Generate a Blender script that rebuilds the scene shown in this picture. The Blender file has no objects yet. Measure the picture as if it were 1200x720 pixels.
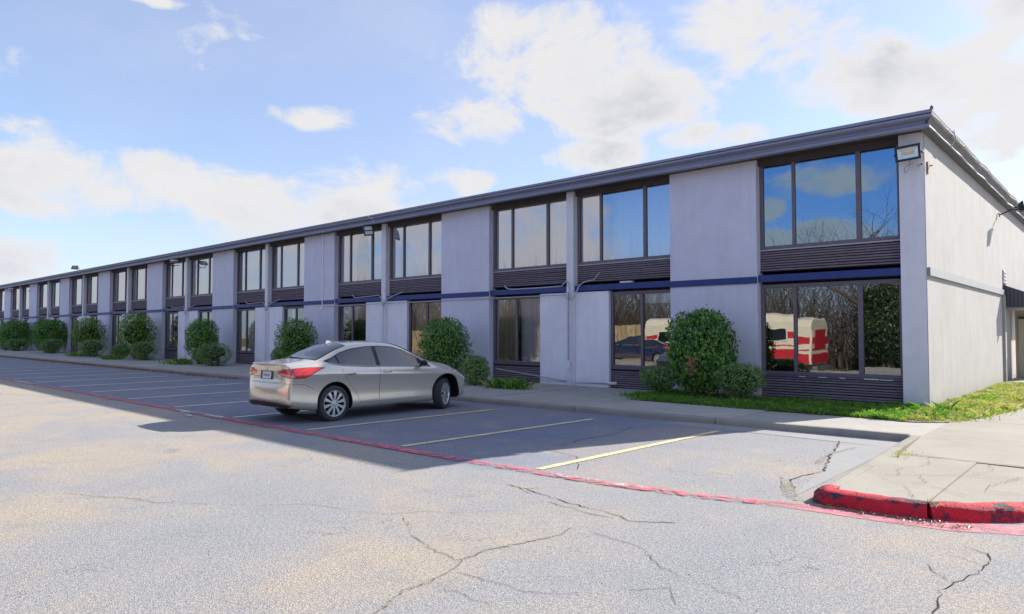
import bpy, bmesh, math, random
import numpy as np
from mathutils import Vector, Matrix, noise
from mathutils.bvhtree import BVHTree

random.seed(11)
S = bpy.context.scene
COL = S.collection
R = math.radians

# ------------------------------------------------------------------ camera
cam_d = bpy.data.cameras.new("camera")
cam = bpy.data.objects.new("camera", cam_d); COL.objects.link(cam)
cam_d.sensor_width = 36.0
cam_d.lens = 808.0 / 1200.0 * 36.0
cam_d.clip_start = 0.05; cam_d.clip_end = 3000
YAW, PITCH = R(42.3), math.atan(29 / 808.0)
fh = Vector((-math.sin(YAW), math.cos(YAW), 0)); rt = Vector((math.cos(YAW), math.sin(YAW), 0))
fw = fh * math.cos(PITCH) + Vector((0, 0, 1)) * math.sin(PITCH); upv = rt.cross(fw)
cam.matrix_world = Matrix(((rt.x, upv.x, -fw.x, 3.148), (rt.y, upv.y, -fw.y, -15.9), (rt.z, upv.z, -fw.z, 1.66), (0, 0, 0, 1)))
S.camera = cam
S.render.resolution_x, S.render.resolution_y = 1024, 614
S.view_settings.view_transform = 'Standard'; S.view_settings.look = 'None'
S.view_settings.exposure = 1.70; S.view_settings.gamma = 1.0
S.view_settings.use_curve_mapping = False
S.cycles.max_bounces = 8; S.cycles.transparent_max_bounces = 12
S.cycles.caustics_reflective = False; S.cycles.caustics_refractive = False

# ------------------------------------------------------------------ sun and sky
SUNV = Vector((0.60, 1.68, 1.0)).normalized()
sun_d = bpy.data.lights.new("sun", 'SUN'); sun = bpy.data.objects.new("sun", sun_d); COL.objects.link(sun)
sun_d.energy = 2.9; sun_d.angle = R(0.5); sun_d.color = (1.0, 0.94, 0.86)
sun.rotation_euler = SUNV.to_track_quat('Z', 'Y').to_euler(); sun.location = (20, 30, 40)
W = bpy.data.worlds.new("World"); S.world = W; W.use_nodes = True
wt = W.node_tree; wt.nodes.clear()


class G:
    """tiny node-tree writer"""
    def __init__(s, t): s.t = t
    def n(s, kind, **kw):
        nd = s.t.nodes.new(kind)
        for k, v in kw.items():
            if k.startswith('i_'):
                key = k[2:]
                nd.inputs[int(key) if key.isdigit() else key].default_value = v
            else: setattr(nd, k, v)
        return nd
    def l(s, a, b): s.t.links.new(a, b)
    def math(s, op, a, b=None, c=None, clamp=False):
        m = s.t.nodes.new('ShaderNodeMath'); m.operation = op; m.use_clamp = clamp
        for i, v in enumerate((a, b, c)):
            if v is None: continue
            if isinstance(v, (int, float)): m.inputs[i].default_value = v
            else: s.l(v, m.inputs[i])
        return m.outputs[0]
    def noise(s, vec, scale, detail=4, rough=0.55, dist=0.0):
        n = s.n('ShaderNodeTexNoise'); n.inputs['Scale'].default_value = scale; n.inputs['Detail'].default_value = detail
        n.inputs['Roughness'].default_value = rough; n.inputs['Distortion'].default_value = dist
        if vec is not None: s.l(vec, n.inputs['Vector'])
        return n.outputs['Fac']
    def ramp(s, fac, stops):
        r = s.n('ShaderNodeValToRGB'); e = r.color_ramp.elements
        while len(e) < len(stops): e.new(0.5)
        for el, (p, c) in zip(e, stops):
            el.position = p; el.color = c if len(c) == 4 else (*c, 1)
        s.l(fac, r.inputs[0]); return r.outputs[0]
    def step(s, v, lo, hi):
        m = s.n('ShaderNodeMapRange'); m.interpolation_type = 'SMOOTHSTEP'
        m.inputs['From Min'].default_value = lo; m.inputs['From Max'].default_value = hi
        s.l(v, m.inputs['Value']); return m.outputs[0]
    def mix(s, fac, a, b, blend='MIX'):
        m = s.n('ShaderNodeMix'); m.data_type = 'RGBA'; m.blend_type = blend
        for idx, v in ((0, fac), (6, a), (7, b)):
            if isinstance(v, (int, float)): m.inputs[idx].default_value = v
            elif isinstance(v, tuple): m.inputs[idx].default_value = v if len(v) == 4 else (*v, 1)
            else: s.l(v, m.inputs[idx])
        return m.outputs[2]
    def scale(s, vec, sc):
        m = s.n('ShaderNodeMapping'); m.inputs['Scale'].default_value = sc; s.l(vec, m.inputs['Vector']); return m.outputs[0]


g = G(wt)
sky = g.n('ShaderNodeTexSky', sky_type='NISHITA', sun_disc=False)
sky.sun_elevation = math.asin(SUNV.z); sky.sun_rotation = math.atan2(SUNV.x, SUNV.y)
sky.air_density = 1.0; sky.dust_density = 0.6; sky.ozone_density = 3.0; sky.altitude = 100
tc = g.n('ShaderNodeTexCoord'); dirv = tc.outputs['Generated']
sx = g.n('ShaderNodeSeparateXYZ'); g.l(dirv, sx.inputs[0])
az = g.math('ARCTAN2', sx.outputs[0], sx.outputs[1]); el = g.math('ARCSINE', sx.outputs[2])
den = g.math('ADD', g.math('MAXIMUM', sx.outputs[2], 0.0), 0.12)
px_ = g.math('DIVIDE', sx.outputs[0], den); py_ = g.math('DIVIDE', sx.outputs[1], den)
cv = g.n('ShaderNodeCombineXYZ'); g.l(px_, cv.inputs[0]); g.l(py_, cv.inputs[1])
ce = g.n('ShaderNodeCombineXYZ'); g.l(az, ce.inputs[0]); g.l(g.math('MULTIPLY', el, 1.5), ce.inputs[1])
base_n = g.noise(cv.outputs[0], 0.55, 5, 0.55, 0.2)
fine_n = g.noise(ce.outputs[0], 7.5, 8, 0.62, 0.35)
# cloud banks of this sky: (azimuth, elevation, half-width az, half-height el) in degrees
BANKS = [(-79, 11.3, 8, 3.0), (-70, 10.6, 6.5, 2.6), (-62, 9.6, 7, 2.7), (-54, 9.8, 7, 3.6), (-58.5, 16.8, 3.5, 1.0), (-46.5, 12.3, 3.4, 1.3),
         (-44.5, 17.2, 5, 2.0), (-37, 20.5, 8.5, 4.6), (-31, 19, 7, 3.8), (-40, 24, 6, 2.4), (-23, 22.5, 7.5, 3.4), (-14.5, 18.6, 6.5, 2.9),
         (-8, 17, 7, 3.4), (-4, 14, 5, 3), (-6, 21.5, 4, 1.6), (-35, 14.2, 5.5, 1.5), (-26.5, 15.4, 4.5, 1.3), (-70.5, 23.4, 2.2, 0.6), (-80, 4.5, 6, 2),
         (2, 22, 9, 4), (-162, 11.6, 4.5, 1.5), (-156.5, 9.4, 2.6, 1.1), (-161, 7.0, 7, 1.0), (-148, 13, 6, 1.6), (-136, 9.5, 9, 5.5), (-124, 9.0, 13, 6.0), (-106, 7.5, 14, 6.0), (178, 24, 13, 4), (150, 16, 13, 3), (-150, 23, 9, 2.4), (120, 22, 12, 4), (-118, 17, 9, 3), (60, 20, 14, 5), (95, 12, 12, 3), (-100, 12, 10, 3),
         (-178, 33, 9, 3.0), (160, 40, 16, 4), (-130, 38, 13, 4), (20, 34, 14, 5), (-50, 42, 13, 5), (80, 42, 15, 6)]
acc = None
for a0, e0, wa, we in BANKS:
    da = g.math('SUBTRACT', az, R(a0))
    if abs(a0) > 140:
        da = g.math('WRAP', da, math.pi, -math.pi)
    u = g.math('DIVIDE', da, R(wa)); v = g.math('DIVIDE', g.math('SUBTRACT', el, R(e0)), R(we))
    rr = g.math('ADD', g.math('MULTIPLY', u, u), g.math('MULTIPLY', v, v))
    b = g.math('SUBTRACT', 1.0, g.math('MULTIPLY', rr, 0.55), clamp=True)
    acc = b if acc is None else g.math('MAXIMUM', acc, b)
finer = g.noise(ce.outputs[0], 22, 6, 0.6, 0.5)
fn = g.math('ADD', g.math('MULTIPLY', g.math('SUBTRACT', fine_n, 0.5), 2.9), g.math('MULTIPLY', g.math('SUBTRACT', finer, 0.5), 0.55))
cl = g.math('ADD', g.math('ADD', acc, fn), g.math('MULTIPLY', g.math('SUBTRACT', base_n, 0.5), 0.5))
mask = g.math('MULTIPLY', g.step(cl, 0.28, 0.92), 0.97)
thin = g.math('MULTIPLY', g.step(g.noise(ce.outputs[0], 2.6, 6, 0.6, 0.4), 0.42, 0.75), 0.20)
mask = g.math('MAXIMUM', mask, thin)
core = g.math('MULTIPLY', g.step(cl, 0.7, 1.6), g.step(g.noise(ce.outputs[0], 4.5, 4, 0.5), 0.40, 0.66))
ccol = g.mix(core, (1.0, 0.985, 0.965), (0.66, 0.69, 0.75))
skyc = g.mix(1.0, sky.outputs[0], (0.1, 0.1, 0.1), 'MULTIPLY')
# broken cloud: the open sky behind the banks carries a thin pale veil
dt = g.n('ShaderNodeVectorMath', operation='DOT_PRODUCT'); g.l(dirv, dt.inputs[0]); dt.inputs[1].default_value = tuple(SUNV)
anti = g.step(dt.outputs['Value'], 0.05, -0.75)
skyc = g.mix(anti, skyc, g.mix(1.0, skyc, (0.30, 0.47, 0.74), 'MULTIPLY'))
veil = g.mix(g.math('ADD', 0.06, g.math('MULTIPLY', g.step(dt.outputs['Value'], -0.45, 0.45), 0.46)), skyc, (0.20, 0.217, 0.31))
mixc = g.mix(mask, veil, g.mix(1.0, ccol, (0.335, 0.335, 0.342), 'MULTIPLY'))
mixc = g.mix(g.math('MULTIPLY', g.step(el, R(14), R(-1)), 0.55), mixc, (0.30, 0.315, 0.35))
bg = g.n('ShaderNodeBackground'); g.l(mixc, bg.inputs[0]); bg.inputs[1].default_value = 0.79
wo = g.n('ShaderNodeOutputWorld'); g.l(bg.outputs[0], wo.inputs[0])

# ------------------------------------------------------------------ helpers
def tag(o, label=None, cat=None, group=None, kind=None):
    if label: o['label'] = label
    if cat: o['category'] = cat
    if group: o['group'] = group
    if kind: o['kind'] = kind
    return o

def empty(name, loc=(0, 0, 0), rz=0.0, label=None, cat=None, group=None):
    o = bpy.data.objects.new(name, None); COL.objects.link(o)
    o.location = loc; o.rotation_euler = (0, 0, rz); o.empty_display_size = 0.2
    return tag(o, label, cat, group)

class MB:
    def __init__(s): s.v = []; s.f = []; s.mi = []
    def add(s, vs, fs, mi=0):
        k = len(s.v); s.v += [tuple(p) for p in vs]
        for q in fs: s.f.append(tuple(k + i for i in q)); s.mi.append(mi)
        return s
    def box(s, a, b, mi=0):
        x0, y0, z0 = a; x1, y1, z1 = b
        return s.add([(x0, y0, z0), (x1, y0, z0), (x1, y1, z0), (x0, y1, z0), (x0, y0, z1), (x1, y0, z1), (x1, y1, z1), (x0, y1, z1)],
              [(0, 3, 2, 1), (4, 5, 6, 7), (0, 1, 5, 4), (1, 2, 6, 5), (2, 3, 7, 6), (3, 0, 4, 7)], mi)
    def tube(s, pts, r, n=8, mi=0, cap=True):
        pts = [Vector(p) for p in pts]; rs = r if isinstance(r, (list, tuple)) else [r] * len(pts)
        k0 = len(s.v); prev = None
        for i, p in enumerate(pts):
            d = (pts[min(i + 1, len(pts) - 1)] - pts[max(i - 1, 0)]).normalized()
            if prev is None:
                a = Vector((0, 0, 1)) if abs(d.z) < 0.9 else Vector((1, 0, 0)); u = d.cross(a).normalized()
            else:
                u = (prev - d * prev.dot(d)).normalized()
            prev = u; w = d.cross(u)
            for j in range(n):
                t = 2 * math.pi * j / n; s.v.append(tuple(p + (u * math.cos(t) + w * math.sin(t)) * rs[i]))
        for i in range(len(pts) - 1):
            for j in range(n):
                a = k0 + i * n + j; b = k0 + i * n + (j + 1) % n
                s.f.append((a, b, b + n, a + n)); s.mi.append(mi)
        if cap:
            s.f.append(tuple(k0 + j for j in reversed(range(n)))); s.mi.append(mi)
            e = k0 + (len(pts) - 1) * n; s.f.append(tuple(e + j for j in range(n))); s.mi.append(mi)
        return s
    def lathe(s, prof, n=32, axis='x', mi=0, c=(0, 0, 0)):
        k0 = len(s.v); m = len(prof)
        for j in range(n):
            t = 2 * math.pi * j / n
            for (h, r) in prof:
                p = (h, r * math.cos(t), r * math.sin(t)) if axis == 'x' else (r * math.cos(t), r * math.sin(t), h) if axis == 'z' else (r * math.sin(t), h, r * math.cos(t))
                s.v.append((p[0] + c[0], p[1] + c[1], p[2] + c[2]))
        for j in range(n):
            for i in range(m - 1):
                a = k0 + j * m + i; b = k0 + ((j + 1) % n) * m + i
                s.f.append((a, b, b + 1, a + 1)); s.mi.append(mi)
        return s
    def prism(s, poly, x0, x1, axis='x', mi=0):
        """closed polygon of (a,b) pushed along an axis from x0 to x1"""
        n = len(poly)
        def P(t, a, b): return (t, a, b) if axis == 'x' else (a, t, b) if axis == 'y' else (a, b, t)
        vs = [P(x0, a, b) for a, b in poly] + [P(x1, a, b) for a, b in poly]
        fs = [(i, (i + 1) % n, n + (i + 1) % n, n + i) for i in range(n)] + [tuple(reversed(range(n))), tuple(range(n, 2 * n))]
        return s.add(vs, fs, mi)
    def mesh(s, name, mats, smooth=False, fix=True):
        me = bpy.data.meshes.new(name); me.from_pydata(s.v, [], s.f)
        for m in (mats if isinstance(mats, (list, tuple)) else [mats]): me.materials.append(m)
        if max(s.mi, default=0): me.polygons.foreach_set('material_index', s.mi)
        if fix:
            bm = bmesh.new(); bm.from_mesh(me); bmesh.ops.recalc_face_normals(bm, faces=bm.faces); bm.to_mesh(me); bm.free()
        if smooth:
            me.polygons.foreach_set('use_smooth', [True] * len(me.polygons))
            if smooth != 'all': me.set_sharp_from_angle(angle=R(smooth if smooth is not True else 40))
        me.update(); return me
    def build(s, name, mats, parent=None, smooth=False, loc=(0, 0, 0), rot=(0, 0, 0), fix=True):
        return link(name, s.mesh(name, mats, smooth, fix), parent, loc, rot)

def link(name, me, parent=None, loc=(0, 0, 0), rot=(0, 0, 0)):
    o = bpy.data.objects.new(name, me); COL.objects.link(o)
    o.location = loc; o.rotation_euler = rot
    if parent: o.parent = parent
    return o

def copy_tree(o, parent=None):
    c = o.copy(); COL.objects.link(c)
    if parent: c.parent = parent
    for ch in list(o.children): copy_tree(ch, c)
    return c

def bevel(me, w, seg=2, ang=30):
    bm = bmesh.new(); bm.from_mesh(me)
    es = [e for e in bm.edges if len(e.link_faces) == 2 and e.calc_face_angle(0) > R(ang)]
    bmesh.ops.bevel(bm, geom=es, offset=w, segments=seg, affect='EDGES', profile=0.6); bm.to_mesh(me); bm.free(); return me

# ------------------------------------------------------------------ materials
def new_mat(name):
    m = bpy.data.materials.new(name); m.use_nodes = True; t = m.node_tree; t.nodes.clear()
    gg = G(t); out = gg.n('ShaderNodeOutputMaterial'); p = gg.n('ShaderNodeBsdfPrincipled'); gg.l(p.outputs[0], out.inputs[0])
    return m, gg, p, out

def M(name, col, rough=0.7, metal=0.0, var=0.12, vs=3.0, bump=0.0, bs=60.0, bd=0.01, spec=0.5, coat=0.0, streak=0.0, rnd=0.0):
    m, gg, p, out = new_mat(name)
    co = gg.n('ShaderNodeTexCoord').outputs['Object']
    geo = gg.n('ShaderNodeNewGeometry').outputs['Position']
    f = gg.noise(geo, vs, 5, 0.6)
    fac = gg.math('ADD', gg.math('MULTIPLY', gg.math('SUBTRACT', f, 0.5), 2 * var * 1.6), 1.0)
    if streak:
        st = gg.noise(gg.scale(geo, (5.0, 5.0, 0.35)), 1.3, 5, 0.6)
        fac = gg.math('MULTIPLY', fac, gg.math('ADD', gg.math('MULTIPLY', gg.math('SUBTRACT', st, 0.5), 2 * streak), 1.0))
    if rnd:
        oi = gg.n('ShaderNodeObjectInfo')
        fac = gg.math('MULTIPLY', fac, gg.math('ADD', gg.math('MULTIPLY', gg.math('SUBTRACT', oi.outputs['Random'], 0.5), 2 * rnd), 1.0))
    cc = gg.n('ShaderNodeCombineXYZ')
    for i in range(3): gg.l(fac, cc.inputs[i])
    base = gg.mix(1.0, (*col, 1), cc.outputs[0], 'MULTIPLY')
    if streak:   # rain splash at the foot, drips, odd repainted patches
        sz = gg.n('ShaderNodeSeparateXYZ'); gg.l(geo, sz.inputs[0])
        nz = gg.noise(geo, 4.0, 5, 0.65)
        foot = gg.math('MULTIPLY', gg.step(gg.math('ADD', sz.outputs[2], gg.math('MULTIPLY', nz, 0.7)), 0.85, 0.35), 0.38)
        base = gg.mix(foot, base, tuple(c * k for c, k in zip(col, (0.50, 0.45, 0.36))))
        dn = gg.noise(gg.scale(geo, (7.0, 7.0, 0.22)), 1.0, 4, 0.6); reg = gg.noise(geo, 0.55, 2, 0.5)
        drip = gg.math('MULTIPLY', gg.math('MULTIPLY', gg.step(dn, 0.60, 0.72), gg.step(reg, 0.46, 0.60)), 0.20)
        base = gg.mix(drip, base, tuple(c * k for c, k in zip(col, (0.55, 0.50, 0.45))))
        vp = gg.n('ShaderNodeTexVoronoi', distance='CHEBYCHEV'); vp.inputs['Scale'].default_value = 0.55; gg.l(geo, vp.inputs['Vector'])
        pt = gg.math('MULTIPLY', gg.math('SUBTRACT', vp.outputs['Color'], 0.5), 0.07)
        pc = gg.n('ShaderNodeCombineXYZ')
        for i in range(3): gg.l(gg.math('ADD', 1.0, pt), pc.inputs[i])
        base = gg.mix(1.0, base, pc.outputs[0], 'MULTIPLY')
    gg.l(base, p.inputs['Base Color'])
    p.inputs['Roughness'].default_value = rough; p.inputs['Metallic'].default_value = metal
    p.inputs['Specular IOR Level'].default_value = spec
    if coat: p.inputs['Coat Weight'].default_value = coat; p.inputs['Coat Roughness'].default_value = 0.04
    if bump:
        b = gg.n('ShaderNodeBump'); b.inputs['Strength'].default_value = bump; b.inputs['Distance'].default_value = bd
        gg.l(gg.noise(geo, bs, 4, 0.65), b.inputs['Height']); gg.l(b.outputs[0], p.inputs['Normal'])
    return m

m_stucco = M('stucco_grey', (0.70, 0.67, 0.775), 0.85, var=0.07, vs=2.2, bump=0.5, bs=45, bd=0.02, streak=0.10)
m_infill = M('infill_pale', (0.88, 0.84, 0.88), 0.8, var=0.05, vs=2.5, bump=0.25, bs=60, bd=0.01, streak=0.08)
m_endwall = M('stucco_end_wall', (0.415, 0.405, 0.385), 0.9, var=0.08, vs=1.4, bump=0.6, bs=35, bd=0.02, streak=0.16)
m_pier = M('pier_paint', (0.78, 0.745, 0.79), 0.75, var=0.08, vs=2.5, bump=0.3, bs=70, bd=0.008, streak=0.10)
m_fascia = M('fascia_paint', (0.25, 0.262, 0.36), 0.45, var=0.10, vs=1.2, streak=0.0)
m_rake = M('rake_weathered_metal', (0.12, 0.12, 0.125), 0.7, var=0.30, vs=6, bump=0.3, bs=20, bd=0.02)
m_trim = M('trim_white', (0.5, 0.5, 0.49), 0.6, var=0.12, vs=5)
m_soffit = M('soffit_brown', (0.07, 0.055, 0.055), 0.8, var=0.2, vs=3)
m_blue = M('blue_band_paint', (0.018, 0.042, 0.19), 0.5, var=0.18, vs=4)
m_endband = M('end_band_paint', (0.29, 0.31, 0.325), 0.7, var=0.10, vs=4)
m_frame = M('bronze_frame', (0.16, 0.13, 0.155), 0.5, var=0.15, vs=6)
m_sill = M('pale_sill', (0.42, 0.40, 0.44), 0.6, var=0.15, vs=7)
m_slat = M('brown_slat', (0.25, 0.195, 0.225), 0.6, var=0.22, vs=5, rnd=0.10)
m_dark = M('dark_backing', (0.018, 0.016, 0.018), 0.9)
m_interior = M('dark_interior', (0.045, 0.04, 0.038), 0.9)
m_roof = M('roof_membrane', (0.25, 0.25, 0.25), 0.9)
m_white = M('white_plastic', (0.66, 0.66, 0.66), 0.45, var=0.06)
m_black = M('black_plastic', (0.018, 0.018, 0.02), 0.5)
m_metal = M('grey_metal', (0.30, 0.31, 0.33), 0.4, metal=0.7)
m_conduit = M('painted_conduit', (0.50, 0.47, 0.53), 0.5, var=0.1)
m_door = M('beige_door', (0.50, 0.43, 0.30), 0.6, var=0.06, vs=1.5)
m_canopy = M('canopy_metal', (0.075, 0.08, 0.10), 0.5, var=0.15)
m_redbar = M('red_brown_bar', (0.16, 0.035, 0.03), 0.5)
m_foot = M('pale_footing', (0.46, 0.46, 0.45), 0.9, var=0.2, vs=8, bump=0.3, bs=40)

def curtain_mat(name, col):
    m, gg, p, out = new_mat(name)
    p.inputs['Base Color'].default_value = (*col, 1); p.inputs['Roughness'].default_value = 0.9
    geo = gg.n('ShaderNodeNewGeometry').outputs['Position']
    f = gg.noise(gg.scale(geo, (9, 9, 0.5)), 1.0, 3, 0.5)
    gg.l(gg.mix(f, tuple(c * 0.9 for c in col), tuple(min(1, c * 1.15) for c in col)), p.inputs['Base Color'])
    return m
m_cur_pink = curtain_mat('curtain_blush', (0.92, 0.83, 0.86))
m_cur_tan = curtain_mat('curtain_tan', (0.62, 0.50, 0.34))
m_cur_white = curtain_mat('curtain_white', (0.74, 0.76, 0.80))

def glass_mat(name, base, tint=(0.55, 0.58, 0.6), refl=(1, 1, 1), ior=1.7, wav=0.004):
    """reflective window film: mirror share rises with grazing angle, the rest sees the room through a tint"""
    m = bpy.data.materials.new(name); m.use_nodes = True; t = m.node_tree; t.nodes.clear(); gg = G(t)
    out = gg.n('ShaderNodeOutputMaterial'); gl = gg.n('ShaderNodeBsdfGlossy'); gl.inputs['Roughness'].default_value = 0.012
    gl.inputs['Color'].default_value = (*refl, 1)
    tr = gg.n('ShaderNodeBsdfTransparent'); tr.inputs[0].default_value = (*tint, 1)
    fr = gg.n('ShaderNodeFresnel'); fr.inputs[0].default_value = ior
    fac = gg.math('ADD', gg.math('MULTIPLY', fr.outputs[0], 1.0 - base), base, clamp=True)
    geo = gg.n('ShaderNodeNewGeometry').outputs['Position']
    b = gg.n('ShaderNodeBump'); b.inputs['Strength'].default_value = 1.0; b.inputs['Distance'].default_value = wav
    gg.l(gg.noise(geo, 1.1, 2, 0.4), b.inputs['Height']); gg.l(b.outputs[0], gl.inputs['Normal'])
    mx = gg.n('ShaderNodeMixShader'); gg.l(fac, mx.inputs[0]); gg.l(tr.outputs[0], mx.inputs[1]); gg.l(gl.outputs[0], mx.inputs[2])
    gg.l(mx.outputs[0], out.inputs[0]); return m
m_glass = glass_mat('window_glass', 0.20, (0.98, 0.96, 0.97), wav=0.0026)
m_glass_up = glass_mat('window_glass_upper', 0.34, (0.98, 0.96, 0.97), wav=0.0022)
m_film = glass_mat('window_glass_film', 0.32, (0.22, 0.25, 0.30), (0.60, 0.82, 1.0), wav=0.0026)

# ---- ground materials
def asphalt_mat():
    m, gg, p, out = new_mat('worn_asphalt')
    geo = gg.n('ShaderNodeNewGeometry').outputs['Position']
    sp0 = gg.n('ShaderNodeSeparateXYZ'); gg.l(geo, sp0.inputs[0])
    big = gg.math('ADD', gg.noise(geo, 0.45, 6, 0.62, 0.4), gg.math('MULTIPLY', gg.step(sp0.outputs[0], 1.0, -14.0), 0.13))
    big = gg.math('ADD', gg.math('MULTIPLY', gg.math('SUBTRACT', big, 0.5), 1.25), 0.48); mid = gg.noise(geo, 2.2, 5, 0.62)
    col = gg.ramp(big, [(0.30, (0.282, 0.296, 0.305)), (0.48, (0.316, 0.314, 0.314)), (0.62, (0.37, 0.335, 0.295)), (0.75, (0.40, 0.35, 0.28))])
    col = gg.mix(gg.math('MULTIPLY', gg.step(mid, 0.5, 0.75), 0.5), col, (0.265, 0.265, 0.27))
    oil = gg.step(gg.noise(geo, 0.95, 3, 0.5), 0.66, 0.76)
    col = gg.mix(gg.math('MULTIPLY', oil, 0.35), col, (0.12, 0.12, 0.125))
    grit = gg.noise(geo, 95, 3, 0.75); vor = gg.n('ShaderNodeTexVoronoi'); vor.inputs['Scale'].default_value = 110; gg.l(geo, vor.inputs['Vector'])
    col = gg.mix(1.0, col, gg.ramp(grit, [(0.30, (0.38, 0.38, 0.40)), (0.5, (1.0, 1.0, 1.0)), (0.70, (1.85, 1.8, 1.7))]), 'MULTIPLY')
    grit2 = gg.noise(geo, 34, 4, 0.7)
    col = gg.mix(0.8, col, gg.mix(1.0, col, gg.ramp(grit2, [(0.32, (0.70, 0.70, 0.72)), (0.5, (1.0, 1.0, 1.0)), (0.68, (1.30, 1.28, 1.24))]), 'MULTIPLY'))
    st = gg.ramp(vor.outputs['Color'], [(0.0, (0.72, 0.72, 0.74)), (0.6, (1, 1, 1)), (1.0, (1.45, 1.4, 1.3))])
    col = gg.mix(0.7, col, gg.mix(1.0, col, st, 'MULTIPLY'))
    # building's shade painted over the stalls as a bluish tint (red line to kerb)
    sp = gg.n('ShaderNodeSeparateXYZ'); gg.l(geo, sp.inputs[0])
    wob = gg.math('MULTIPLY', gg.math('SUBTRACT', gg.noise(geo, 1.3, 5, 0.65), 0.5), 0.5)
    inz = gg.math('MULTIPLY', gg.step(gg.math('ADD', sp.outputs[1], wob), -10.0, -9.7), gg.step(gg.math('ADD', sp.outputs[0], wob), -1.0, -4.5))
    wear_mottle = gg.math('SUBTRACT', 1.0, gg.step(gg.noise(geo, 1.9, 6, 0.68), 0.52, 0.68))  # noise that breaks up the painted stall shade
    stall_shade = gg.math('MULTIPLY', inz, gg.math('ADD', gg.math('MULTIPLY', wear_mottle, 0.6), 0.35))
    col = gg.mix(gg.math('MULTIPLY', stall_shade, 0.85), col, gg.mix(0.45, (0.18, 0.205, 0.28), gg.mix(1.0, col, (0.64, 0.70, 0.92), 'MULTIPLY')))
    # fine hairline crazing
    vc = gg.n('ShaderNodeTexVoronoi', feature='DISTANCE_TO_EDGE'); vc.inputs['Scale'].default_value = 0.9
    wv = gg.n('ShaderNodeVectorMath', operation='ADD'); gg.l(geo, wv.inputs[0])
    wn = gg.n('ShaderNodeTexNoise'); wn.inputs['Scale'].default_value = 2.5; wn.inputs['Detail'].default_value = 6; gg.l(geo, wn.inputs['Vector'])
    gg.l(wn.outputs['Color'], wv.inputs[1]); gg.l(wv.outputs[0], vc.inputs['Vector'])
    hl = gg.math('MULTIPLY', gg.math('SUBTRACT', 1.0, gg.step(vc.outputs['Distance'], 0.0005, 0.006)), gg.step(gg.noise(geo, 0.7, 3), 0.54, 0.66))
    col = gg.mix(gg.math('MULTIPLY', hl, 0.38), col, (0.08, 0.08, 0.08))
    gg.l(col, p.inputs['Base Color']); p.inputs['Roughness'].default_value = 0.95; p.inputs['Specular IOR Level'].default_value = 0.2
    b = gg.n('ShaderNodeBump'); b.inputs['Strength'].default_value = 0.9; b.inputs['Distance'].default_value = 0.008
    gg.l(gg.math('ADD', grit, gg.math('MULTIPLY', hl, -0.7)), b.inputs['Height']); gg.l(b.outputs[0], p.inputs['Normal'])
    return m
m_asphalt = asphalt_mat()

def concrete_mat(name, a, b, dark=0.35):
    m, gg, p, out = new_mat(name)
    geo = gg.n('ShaderNodeNewGeometry').outputs['Position']
    oi = gg.n('ShaderNodeObjectInfo').outputs['Random']
    f = gg.noise(geo, 0.9, 6, 0.65, 0.4); col = gg.mix(gg.step(f, 0.3, 0.7), a, b)
    st = gg.step(gg.noise(geo, 2.7, 6, 0.7), 0.55, 0.78)
    col = gg.mix(gg.math('MULTIPLY', st, dark), col, tuple(c * 0.45 for c in a))
    gr = gg.noise(geo, 120, 3, 0.7)
    col = gg.mix(1.0, col, gg.ramp(gr, [(0.3, (0.8, 0.8, 0.8)), (0.7, (1.2, 1.2, 1.2))]), 'MULTIPLY')
    r = gg.math('ADD', gg.math('MULTIPLY', oi, 0.16), 0.92); cc = gg.n('ShaderNodeCombineXYZ')
    for i in range(3): gg.l(r, cc.inputs[i])
    gg.l(gg.mix(1.0, col, cc.outputs[0], 'MULTIPLY'), p.inputs['Base Color'])
    p.inputs['Roughness'].default_value = 0.92; p.inputs['Specular IOR Level'].default_value = 0.25
    bb = gg.n('ShaderNodeBump'); bb.inputs['Strength'].default_value = 0.5; bb.inputs['Distance'].default_value = 0.006
    gg.l(gr, bb.inputs['Height']); gg.l(bb.outputs[0], p.inputs['Normal']); return m
m_walk = concrete_mat('sidewalk_concrete', (0.39, 0.365, 0.325), (0.46, 0.43, 0.38))
m_apron = concrete_mat('apron_concrete', (0.31, 0.285, 0.235), (0.365, 0.335, 0.28), 0.18)
m_kerb = concrete_mat('kerb_concrete', (0.27, 0.24, 0.21), (0.36, 0.32, 0.27), 0.7)
m_gutter = concrete_mat('gutter_concrete', (0.295, 0.295, 0.295), (0.33, 0.322, 0.31), 0.15)

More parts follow.
